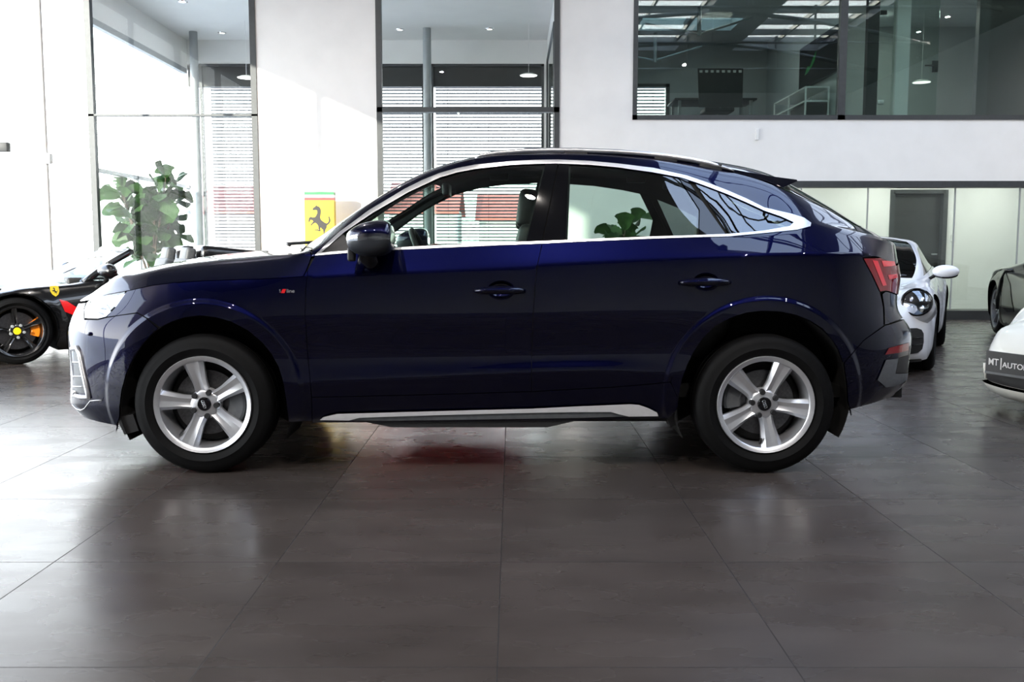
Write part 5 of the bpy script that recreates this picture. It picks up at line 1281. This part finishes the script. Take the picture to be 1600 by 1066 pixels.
def sport_rows(x, zbm, hwS, zf, hwf, z7, h7, z8, h8, z9, h9, z10, dx=(0,) * 10):
    d = zf - zbm
    R = [(.93 * hwS, zbm), (.975 * hwS, zbm + .07), (.995 * hwS, zbm + .30 * d), (hwS, zbm + .52 * d), (.985 * hwS, zbm + .78 * d), (hwf, zf), (h7, z7), (h8, z8), (h9, z9), (0, z10)]
    return [(x + dx[i], hw, z) for i, (hw, z) in enumerate(R)]
def sport_net(kind):
    T = []
    gt = kind == 'gt'; kind = 'mid' if gt else kind
    nx = {'rear': -2.12, 'mid': -2.28, 'open': -2.28}[kind]
    zn = {'rear': (.14, .21, .33, .44, .55, .625, .66, .68, .70, .715), 'mid': (.12, .17, .25, .33, .42, .50, .52, .535, .55, .565), 'open': (.12, .17, .25, .33, .42, .50, .52, .535, .55, .565)}[kind]
    if gt: zn = (.12, .16, .27, .36, .45, .525, .57, .60, .62, .63)
    xn = {'rear': (.10, .03, .0, .0, .03, .10, .15, .20, .25, .30), 'mid': (.06, .0, .0, .03, .09, .20, .26, .32, .38, .44)}['rear' if kind == 'rear' or gt else 'mid']
    for hw, ddx, kk in ((0, 0, 0), (.42, .035, 0), (.70, .16, 1), (.84, .36, 2)):
        row = []
        for i in range(10):
            f = 1 - max(0, i - 5) * (.0, .05, .12, .2)[kk if kk < 3 else 2] if i < 9 else 0
            h = hw * (1 if i < 6 else (1, .86, .66, .38, 0)[i - 5]) if hw else 0
            row.append((nx + xn[i] + ddx * (1 if i < 6 else (1, .85, .6, .4, .2)[i - 5]), h, zn[i] + (.03 if i > 4 else 0) * (hw / .84)))
        T.append(row)
    if kind == 'rear':
        S = [(-1.55, .15, .885, .735, .765, .745, .62, .735, .45, .74, .24, .742),
             (-1.20, .16, .905, .80, .79, .80, .66, .77, .47, .772, .25, .775),
             (-.80, .17, .900, .83, .815, .850, .73, .86, .66, .865, .36, .870),
             (-.45, .17, .895, .83, .83, .888, .78, 1.02, .69, 1.045, .54, 1.09),
             (-.10, .17, .89, .83, .84, .905, .795, 1.165, .640, 1.20, .50, 1.245),
             (.30, .17, .89, .83, .845, .918, .795, 1.215, .625, 1.265, .47, 1.300),
             (.75, .17, .90, .84, .865, .925, .80, 1.180, .56, 1.235, .44, 1.270),
             (1.20, .17, .925, .86, .875, .915, .80, 1.06, .58, 1.115, .45, 1.150),
             (1.62, .20, .915, .83, .855, .875, .77, .945, .58, .975, .42, 1.000)]
        tx = 2.22; zt = (.24, .30, .42, .56, .70, .80, .83, .85, .86, .87)
    else:
        S = [(-1.72, .13, .90, .70 if gt else .615, .80, .62, .66, .60, .48, .60, .25, .60),
             (-1.35, .13, .935, .725, .815, .725, .67, .665, .48, .66, .25, .66),
             (-.95, .13, .925, .745, .83, .760, .72, .745, .55, .75, .3, .76)]
        if kind == 'mid':
            S += [(-.62, .13, .92, .75, .85, .795, .76, .90, .64, .92, .42, .95),
                  (-.25, .13, .92, .76, .86, .815, .77, 1.06, .58, 1.09, .46, 1.13),
                  (.20, .13, .925, .78, .88, .84, .77, 1.12, .55, 1.155, .43, 1.185),
                  (.65, .13, .94, .81, .90, .87, .76, 1.07, .54, 1.11, .42, 1.14)]
        else:
            S += [(-.62, .13, .92, .75, .85, .790, .79, .80, .70, .805, .42, .81),
                  (-.25, .13, .92, .76, .86, .80, .80, .805, .72, .80, .45, .80),
                  (.20, .13, .925, .78, .88, .82, .80, .83, .72, .83, .45, .83),
                  (.65, .13, .94, .81, .90, .87, .78, .97, .58, .98, .40, .96)]
        S += [(1.15, .14, .955, .85, .905, .90, .76, .96, .58, .985, .38, .98), (1.60, .17, .945, .83, .88, .87, .74, .89, .55, .90, .32, .90)]
        tx = 2.24; zt = (.20, .28, .40, .55, .70, .80, .825, .84, .85, .86)
    T += [sport_rows(*q) for q in S]
    for hw, ddx in ((.80, -.26), (.66, -.10), (.38, -.03), (0, 0)):
        T.append([(tx + ddx - (.0 if i < 6 else (i - 5) * .03), (hw * (1 if i < 6 else (1, .85, .66, .38, 0)[i - 5])), zt[i]) for i in range(10)])
    return [[(q[0][0], 0.0, q[0][2])] + q for q in T]
def arc(cx, cz, R, a0, a1, n=14): return [(cx + R * math.cos(math.radians(a0 + (a1 - a0) * i / n)), cz + R * math.sin(math.radians(a0 + (a1 - a0) * i / n))) for i in range(n + 1)]

def sports_car(name, label, loc, rotz, kind, paint, glass_m, wheel_m, cal_m=None, cap_m=None, r=.33, spokes=5, detail=(-1,)):
    car = thing(name, label, 'car', (*loc, 0), rotz, None, local=True)
    fx, rx = (-1.20, 1.25) if kind == 'rear' else (-1.35, 1.30)
    def lip(P):
        P = P.copy()
        for cx in (fx, rx):
            rr = np.hypot(P[:, 0] - cx, P[:, 2] - r); g = np.clip((r + .14 - rr) / .05, 0, 1); P[:, 1] += np.where(P[:, 1] > .4, .012 * g * g * (3 - 2 * g), 0)
        return P
    T = [[(q[0], q[1], q[2] * (.968 if kind == 'rear' else 1.0)) for q in R_] for R_ in sport_net(kind)]; kind = 'mid' if kind == 'gt' else kind; N = Net(T, 0.0, crease={6: .15, 7: .3, 8: .2}, disp=lip, proj='xz'); n = len(T) - 1
    st = lambda x: float(np.interp(x, [t[4][0] for t in T], range(n + 1)))
    R = r + .045; zl = .135
    af = [q for q in arc(fx, r, R, 205, -25, 18)][::-1]; ar = [q for q in arc(rx, r, R, 205, -25, 18)][::-1]
    b0 = 3; b1 = n - 3
    low = [('s', n, 1), ('s', n - 1, 1), ('s', n - 2, 1), ('s', n - 3, 1.2)] + ar + [('s', st(rx - R - .03), 1.0), ('s', st(fx + R + .03), 1.0)] + af + [('s', 2.6, 1.1), ('s', 2, 1), ('s', 1, 1)]
    wb = -.80 if kind == 'rear' else -.95
    holes = []; wins = []
    def sx(x, k): return ('s', st(x), k)
    if kind == 'rear':
        ws = [sx(-.80, 10), sx(-.795, 8.05), sx(-.45, 8.16), sx(-.10, 8.35), sx(.06, 8.7), sx(.11, 9.2), sx(.13, 10)]
        sw = [sx(-.62, 7.15), sx(-.42, 7.75), sx(-.10, 7.88), sx(.30, 7.88), sx(.75, 7.85), sx(1.08, 7.6), sx(1.15, 7.25), sx(.75, 7.12), sx(.1, 7.10)]
        rw = [sx(.95, 10), sx(.95, 9.1), sx(1.5, 9.0), sx(1.55, 10)]
    elif kind == 'mid':
        ws = [sx(-.95, 10), sx(-.93, 8.3), sx(-.62, 8.55), sx(-.25, 8.95), sx(-.05, 9.3), sx(-.02, 10)]
        sw = [sx(-.72, 7.2), sx(-.5, 7.7), sx(-.2, 7.88), sx(.20, 7.88), sx(.60, 7.8), sx(.72, 7.3), sx(.2, 7.12)]
        rw = [sx(.65, 10), sx(.65, 9.1), sx(1.4, 9.0), sx(1.45, 10)]
    else:
        ws = None; sw = [sx(-.80, 10), sx(-.80, 9.0), sx(-.72, 7.9), sx(-.4, 7.75), sx(.2, 7.75), sx(.42, 7.95), sx(.5, 9.0), sx(.5, 10)]; rw = None
    E = 1e-3
    # body skin: top boundary detours round the windows that cross the centre line
    top = [('s', 0, 10)]
    def detour(wn): return [wn[0]] + wn[1:-1] + [wn[-1]]
    if kind == 'open': top += detour(sw)
    else: top += detour(ws) + detour(rw)
    top += [('s', n, 10)]
    poly = [('s', 0, 1)] + top + low
    hl = [] if kind == 'open' else [sw]
    body = N.panel('body', poly, paint, car, BOTH, lo=0, holes=hl, grid=.04, thick=.015, step=.035, khi=7)
    N.panel('inner_shell', [('s', 0, 1)] + top + low, M['inner'], car, BOTH, lo=0, holes=hl, grid=.08, off=-.02, thick=0, step=.06, khi=7)
    if kind != 'open':
        N.panel('windscreen', ws, glass_m, car, BOTH, lo=0, off=-.004, thick=.004, grid=.06)
        N.panel('rear_window', rw, glass_m, car, BOTH, lo=0, off=-.004, thick=.004, grid=.06)
        for sd in BOTH: N.panel('side_window', sw, glass_m, car, (sd,), lo=0, off=-.004, thick=.004, grid=.06)
        MB().rbox((-.55, 0, .78), .2, .62, .09, .05, 3).build('dashboard', M['leather'], car, 40)
    for dy in (-.36, .36):
        m = MB(); cushion(m, (.10, dy, .42), .26, .24, .08, .05, -.1); s_ = m.build('seat', M['grey_leather'], car, 50)
        m = MB(); cushion(m, (.38, dy, .72), .075, .23, .29, .055, .28); m.build('seat_back', M['grey_leather'], s_, 50)
        m = MB(); cushion(m, (.47, dy, 1.045 if kind == 'open' else .985), .055, .13, .085, .04, .2); m.build('headrest', M['grey_leather'], s_, 50)
    MB().box(fx + R, rx - R, -.78, .78, .11, .2).box(-2.0, fx - R, -.6, .6, .13, .3).box(rx + R, 2.0, -.6, .6, .2, .4).box(fx - R, fx + R, -.5, .5, .2, .5).box(rx - R, rx + R, -.5, .5, .2, .5).build('underbody', M['inner'], car)
    angs = [95 + i * 360 / spokes for i in range(spokes)]
    for x in (fx, rx):
        hwx = .89 if x < 0 and kind == 'rear' else .905 if x < 0 else .92
        for sd in BOTH:
            road_wheel(car, x, sd * hwx, r, sd, angs, r, r * .76, .24, wheel_m, M['rubber'], dict(w_in=.026, w_mid=.019, w_out=.032), disc_r=r * .56, cal=None, cal_mat=cal_m or M['grey_plastic'], cap_mat=cap_m, cal_ang=.1 if x < 0 else math.pi - .1, bolt_mat=M['steel'])
            V = []; FC = []; NN = 24
            for i in range(NN + 1):
                a = math.radians(-20 + 220 * i / NN)
                for q, d in ((R - .006, .03), (R - .002, .40), (.03, .42)): V.append((x + q * math.cos(a), sd * (hwx - d + .0), max(.12, r + q * math.sin(a))))
            for i in range(NN):
                for k in range(2): FC.append((i * 3 + k, i * 3 + k + 1, (i + 1) * 3 + k + 1, (i + 1) * 3 + k))
            mesh_obj('wheel_housing', V, FC, M['inner'], car, 40)
    return car, N, st
def spot(N, stn, k, side, off=0.0):
    a, b = N.ab(stn, k); X, NN = N.pts(a, b, side, off); return Vector(X[0]), Vector(NN[0])
def pick(N, loc, rot, u, v, side):
    """station and row of the skin point that the photo shows at (u, v)"""
    aa, bb = np.meshgrid(np.linspace(0, N.A[8], 160), np.linspace(N.B[2], N.B[8], 120), indexing='ij'); aa, bb = aa.ravel(), bb.ravel()
    X, NN = N.pts(aa, bb, side); c, s_ = math.cos(rot), math.sin(rot)
    wx = loc[0] + X[:, 0] * c - X[:, 1] * s_; wy = loc[1] + X[:, 0] * s_ + X[:, 1] * c
    nx = NN[:, 0] * c - NN[:, 1] * s_; ny = NN[:, 0] * s_ + NN[:, 1] * c
    pu, pv = project(wx, wy, X[:, 2]); d = (pu - u)**2 + (pv - v)**2 + np.where(nx * wx + ny * wy + NN[:, 2] * (X[:, 2] - CAM_H) > 0, 1e9, 0)
    q = int(np.argmin(d)); return float(np.interp(aa[q], N.A, range(len(N.A)))), float(np.interp(bb[q], N.B, range(len(N.B))))
def side_mirror(car, c, sd, mat, s=1.0):
    m = MB(); Mx = Matrix.Rotation(math.radians(-12 * sd), 3, 'Z')
    m.ball(c, .075 * s, .125 * s, .065 * s, 20, 12, Mx); o = m.build('door_mirror', mat, car, True)
    MB().ball(Vector(c) + Vector((.015, 0, -.034)), .066 * s, .112 * s, .038 * s, 18, 10, Mx).build('mirror_base', M['black_gloss'], o, True)
    MB().tube([Vector(c) + Vector((.0, -sd * .08, -.03)), Vector(c) + Vector((.03, -sd * .17 * s, -.09)), Vector(c) + Vector((.05, -sd * .22 * s, -.16))], [.03, .022, .028], 10, flat=.6).build('mirror_foot', M['black_plastic'], o, True)
    return o

# -- white rounded coupe with round headlights, behind the SUV's tail
car, N, st = sports_car('sports_coupe', 'white rounded sports coupe with round headlight, half hidden behind the blue SUV tail', (3.64, 10.34), math.radians(64.5), 'rear', M['white_paint'], M['shade_glass'], M['dark_wheel'], r=.33)
HLP = pick(N, (3.64, 10.34), math.radians(64.5), 1432, 476, -1)
for sd in BOTH:
    c, nn = spot(N, *HLP, sd, .0)
    ax = Vector((-.86, sd * .06, .36)).normalized()
    gx, gn = N.pts(N.ga[::7], N.gb[::7], sd); gx = gx - np.array(c); hh = gx @ np.array(ax); rr = np.sqrt(np.maximum((gx**2).sum(1) - hh**2, 0))
    c = c + ax * (float(hh[(rr < .118) & (np.abs(hh) < .3)].max()) - .028)
    MB().lathe([(.131, .004), (.150, -.06), (.165, -.16), (.10, -.16)], c, ax, 40).build('lamp_surround', M['white_paint'], car, True)
    hl = MB().lathe([(.118, -.05), (.128, -.01), (.128, .012), (.120, .020), (.113, .016), (.108, -.03)], c, ax, 40, closed=True).build('headlight', M['black_gloss'], car, 40)
    MB().lathe([(.0, -.045), (.06, -.040), (.112, -.005)], c, ax, 40).build('lamp_bowl', M['black_gloss'], hl, True)
    e1 = ax.cross(Vector((0, 0, 1))).normalized(); e2 = ax.cross(e1)
    for ga, gb in ((-.045, .04), (.045, .04), (-.045, -.04), (.045, -.04)):
        MB().lathe([(.0, .012), (.014, .010), (.022, .0), (.024, -.02), (0, -.02)], c + e1 * ga + e2 * gb - ax * .02, ax, 20).build('lamp_module', M['chrome'], hl, 40)
    MB().lathe([(.0, .040), (.05, .036), (.09, .024), (.113, .008)], c, ax, 40).build('lamp_lens', M['lens'], hl, True)
    N.panel('air_intake', [('s', 1.3, 2.3), ('s', 1.4, 2.12), ('s', 2.0, 2.05), ('s', 2.45, 2.15), ('s', 2.68, 2.4), ('s', 2.76, 2.9), ('s', 2.74, 3.6), ('s', 2.6, 3.95), ('s', 2.35, 4.1), ('s', 1.45, 4.1), ('s', 1.3, 3.9)], M['black_plastic'], car, (sd,), lo=0, off=.006, thick=.02, grid=.03)
    for k in (2.75, 3.3):
        P = [spot(N, s_, k, sd, .012)[0] for s_ in (1.4, 1.8, 2.2, 2.6)]; MB().tube(P, .008, 8).build('intake_bar', M['black_gloss'], car, True)
    N.panel('side_marker', [('s', 3.55, 4.6), ('s', 4.15, 4.72), ('s', 4.15, 4.98), ('s', 3.55, 4.86)], M['grey_plastic'], car, (sd,), lo=0, off=.004, thick=.008, grid=.03)
    c, nn = spot(N, st(-.60), 7.1, sd); side_mirror(car, c + Vector((.03, sd * .19, .045)), sd, M['white_paint'], 1.0)
N.panel('air_intake', [('s', 0, 1.4), ('s', 1.2, 1.4), ('s', 1.2, 2.5), ('s', 0, 2.5)], M['black_plastic'], car, BOTH, lo=0, off=.006, thick=.02, grid=.04)
N.panel('front_lip', [('s', 0, 1.0), ('s', 1.2, 1.0), ('s', 2, 1.0), ('s', 2.6, 1.0), ('s', 2.6, 1.3), ('s', 2, 1.35), ('s', 1.2, 1.3), ('s', 0, 1.3)], M['black_plastic'], car, BOTH, lo=0, off=.008, thick=.02, grid=.04)

# -- black open two-seater at the left
car, N, st = sports_car('convertible', 'black open two-seater with red side stripe and orange brake caliper at the left edge', (-4.21, 10.76), math.radians(36), 'open', M['black_paint'], M['car_glass'], M['dark_wheel'], M['orange'], M['yellow'], r=.325)
# windscreen with its frame
def wsp(t, s_): # t across -1..1, s_ 0 bottom .. 1 top
    bow = 1 - t * t
    x0 = -.70 - .34 * bow; x1 = -.20 - .10 * bow; z0 = .775 + .0 * bow; z1 = 1.085 + .025 * bow
    y = t * (.74 + (.60 - .74) * s_)
    return Vector((x0 + (x1 - x0) * s_, y, z0 + (z1 - z0) * s_ + .02 * math.sin(math.pi * s_)))
ts = np.linspace(-1, 1, 25); ss = np.linspace(0, 1, 9)
V = [wsp(t, q) for t in ts for q in ss]; FC = [(i * 9 + k, i * 9 + k + 1, (i + 1) * 9 + k + 1, (i + 1) * 9 + k) for i in range(24) for k in range(8)]
mesh_obj('windscreen', V, FC, M['car_glass'], car, True)
P = [wsp(-1, q) for q in ss] + [wsp(t, 1) for t in ts[1:-1]] + [wsp(1, q) for q in ss[::-1]]
MB().tube(P, [.034] * len(P), 10).build('windscreen_frame', M['black_paint'], car, True)
MB().rbox((-.62, 0, .775), .22, .66, .05, .03, 3).build('dashboard', M['leather'], car, 40)
c = Vector((-.32, -.36, .80)); ax = Vector((.92, 0, .38)).normalized(); e1 = Vector((0, 1, 0)); e2 = ax.cross(e1)
MB().tube([c + .17 * (math.cos(k * math.pi / 18) * e1 + math.sin(k * math.pi / 18) * e2) for k in range(36)], .015, 8, closed=True).tube([c - e1 * .165, c + e1 * .165], .018, 8).ball(c, .04, .06, .05).build('steering_wheel', M['leather'], car, 50)
for dy in (-.36, .36):
    MB().rbox((.92, dy, 1.03), .36, .20, .095, .085, 4, Matrix.Rotation(.10, 3, 'Y')).build('roll_hoop_fairing', M['black_paint'], car, 50)
for sd in BOTH:
    c, nn = spot(N, st(-.55), 7.2, sd); side_mirror(car, c + Vector((.03, sd * .17, .10)), sd, M['black_paint'], 1.1)
    N.panel('side_stripe', [(-.93, .50), (-.80, .44), (.2, .46), (.75, .50), (.75, .55), (.2, .53), (-.78, .51), (-.90, .60), (-.97, .62)], M['red_paint'], car, (sd,), lo=3, hi=11, khi=6, off=.005, thick=.008, grid=.04, step=.05)
    N.panel('side_skirt', [(-.90, .15), (.85, .15), (.85, .235), (-.90, .20)], M['black_plastic'], car, (sd,), lo=3, hi=11, khi=4, off=.012, thick=.02, grid=.04, step=.05)
    c, nn = spot(N, st(-1.0), 5.62, sd, .001)
    e1 = Vector((1, 0, 0)); e1 = (e1 - nn * e1.dot(nn)).normalized(); e2 = nn.cross(e1); e2 = e2 if e2.z > 0 else -e2
    sp_ = [(-.034, .05), (0, .056), (.034, .05), (.036, .0), (.024, -.035), (0, -.058), (-.024, -.035), (-.036, 0)]
    b_ = MB().prism(sp_, lambda q, d: c + e1 * (q[0] * 1.15) + e2 * q[1] * 1.1 + nn * d, .0, .005).build('fender_shield', M['yellow'], car)
    hp = [((a - 215) / 150 * .062, -(e_ - 455) / 190 * .085) for a, e_ in HP]
    MB().prism(hp, lambda q, d: c + e1 * q[0] * sd * -1 + e2 * q[1] + nn * d, .0052, .0058).build('shield_emblem', M['sign_black'], b_)
    N.panel('headlight', [('s', 2.75, 6.05), ('s', 3.4, 6.1), ('s', 4.4, 6.35), ('s', 4.35, 6.75), ('s', 3.4, 6.6), ('s', 2.9, 6.4)], M['lens'], car, (sd,), lo=0, off=.004, thick=.01, grid=.03)

# -- dark car at the right edge
car, N, st = sports_car('sports_coupe', 'dark green-black sports car with a grey wheel at the right edge, before the glass office', (6.90, 11.10), math.radians(75), 'mid', M['green_black'], M['shade_glass'], M['grey_plastic'], r=.33)
for sd in BOTH:
    N.panel('headlight', [('s', 2.75, 6.05), ('s', 3.4, 6.1), ('s', 4.4, 6.35), ('s', 4.35, 6.75), ('s', 3.4, 6.6), ('s', 2.9, 6.4)], M['lens'], car, (sd,), lo=0, off=.004, thick=.01, grid=.03)
    N.panel('air_intake', [('s', .6, 2.3), ('s', 2.2, 2.3), ('s', 2.6, 3.0), ('s', 2.5, 4.2), ('s', 1.6, 4.4), ('s', .6, 3.6)], M['black_plastic'], car, (sd,), lo=0, off=.006, thick=.02, grid=.03)
    c, nn = spot(N, st(-.55), 7.2, sd); side_mirror(car, c + Vector((.03, sd * .17, .10)), sd, M['green_black'], 1.0)

    if True:
        N.panel('side_scoop', [sx_ for sx_ in (('s', st(.25), 3.2), ('s', st(.55), 3.0), ('s', st(.86), 3.3), ('s', st(.90), 5.2), ('s', st(.8), 5.9), ('s', st(.55), 5.2))], M['black_gloss'], car, (sd,), lo=0, off=.006, thick=.012, grid=.04)
        for s2 in (sd,): MB().tube([spot(N, st(x), k, s2, .012)[0] for x, k in ((.95, 3.0), (.955, 4.0), (.93, 5.2), (.85, 6.0), (.70, 6.3))], .02, 8).build('scoop_blade', M['green_black'], car, True)

# -- cream white car cut by the right edge, with a dealer plate on its nose
car, N, st = sports_car('sports_coupe', 'cream white sports car cut by the right edge, black dealer plate on its nose', (5.64, 6.72), math.radians(15), 'gt', M['cream_paint'], M['shade_glass'], M['dark_wheel'], r=.33)
for sd in BOTH:
    N.panel('headlight', [('s', 2.75, 6.05), ('s', 3.4, 6.1), ('s', 4.4, 6.35), ('s', 4.35, 6.75), ('s', 3.4, 6.6), ('s', 2.9, 6.4)], M['lens'], car, (sd,), lo=0, off=.004, thick=.01, grid=.03)
    c, nn = spot(N, st(-.55), 7.2, sd); side_mirror(car, c + Vector((.03, sd * .17, .10)), sd, M['cream_paint'], 1.0)
N.panel('front_lip', [('s', 0, 1), ('s', 1, 1), ('s', 2, 1), ('s', 2.7, 1), ('s', 3.4, 1), ('s', 3.4, 1.6), ('s', 2.7, 2.15), ('s', 2, 2.3), ('s', 1, 2.3), ('s', 0, 2.3)], M['cream_paint'], car, BOTH, lo=0, off=.035, thick=.05, grid=.04)
N.panel('air_intake', [('s', 0, 2.35), ('s', 1.5, 2.35), ('s', 2.25, 2.4), ('s', 2.2, 3.4), ('s', 1.5, 3.5), ('s', 0, 3.5)], M['black_plastic'], car, BOTH, lo=0, off=.004, thick=.02, grid=.04)
for sd in BOTH:
    MB().tube([spot(N, 2.2, k, sd, .012)[0] for k in (2.35, 2.8, 3.35)], .012, 8).build('intake_strut', M['cream_paint'], car, True)

# dealer plate: black board with white lettering, across the near corner of the nose
R15 = Matrix.Rotation(math.radians(15), 3, 'Z'); RI = R15.inverted(); root = Vector((5.64, 6.72, 0))
def loc_(x, y, z): return RI @ (Vector((x, y, z)) - root)
def skin_at(u, v):
    k = pick(N, (5.64, 6.72), math.radians(15), u, v, 1); X = spot(N, k[0], k[1], 1)[0]; return R15 @ X + root
A_ = skin_at(1566, 566); B_ = skin_at(1690, 578)
d_ = (B_ - A_); d_.z = 0; d_.normalize()
n_ = Vector((-abs(d_.y), -abs(d_.x), 0)).normalized()
A_ = A_ + n_ * .085 - d_ * .05
L_ = .46; u_ = Vector((0, 0, 1)); mid = A_ + d_ * L_ / 2
V = []; hh = .078
m = MB(); m.obox(RI @ (mid - root), RI @ (d_ * L_ / 2), RI @ (n_ * .008), u_ * hh); pl = m.build('dealer_plate', M['black_plastic'], car)
m = MB(); m.obox(RI @ (mid + n_ * .009 - u_ * (hh - .008) - root), RI @ (d_ * L_ / 2), RI @ (n_ * .004), u_ * .008); m.build('plate_rim', M['grey_plastic'], pl)
for k in (-1, 1):
    m = MB(); m.obox(RI @ (mid - n_ * .10 + d_ * k * .16 - root), RI @ (d_ * .02), RI @ (n_ * .10), u_ * .03); m.build('plate_bracket', M['black_plastic'], pl)
yaw = math.atan2(d_.y, d_.x) - math.radians(15)
for txt, s0, sz, dz, sxx in (('MT', .022, .066, .004, .95), ('|', .118, .085, .006, 1.0), ('AUTOBO', .140, .052, -.006, 1.15)):
    q = RI @ (A_ + d_ * s0 + n_ * .0095 + u_ * dz - root)
    lettering('plate_lettering', txt, q, sz, M['white_letter'], pl, rot=(math.pi / 2, 0, yaw), sx=sxx, bold=.0004)

# -- red low car hidden behind the SUV, showing only as a glow in the floor under it
car, N, st = sports_car('sports_coupe', 'bright red low sports car parked behind the blue SUV, mirrored in the floor under it', (-.72, 11.45), math.radians(90), 'mid', M['red_paint'], M['shade_glass'], M['dark_wheel'], r=.33)
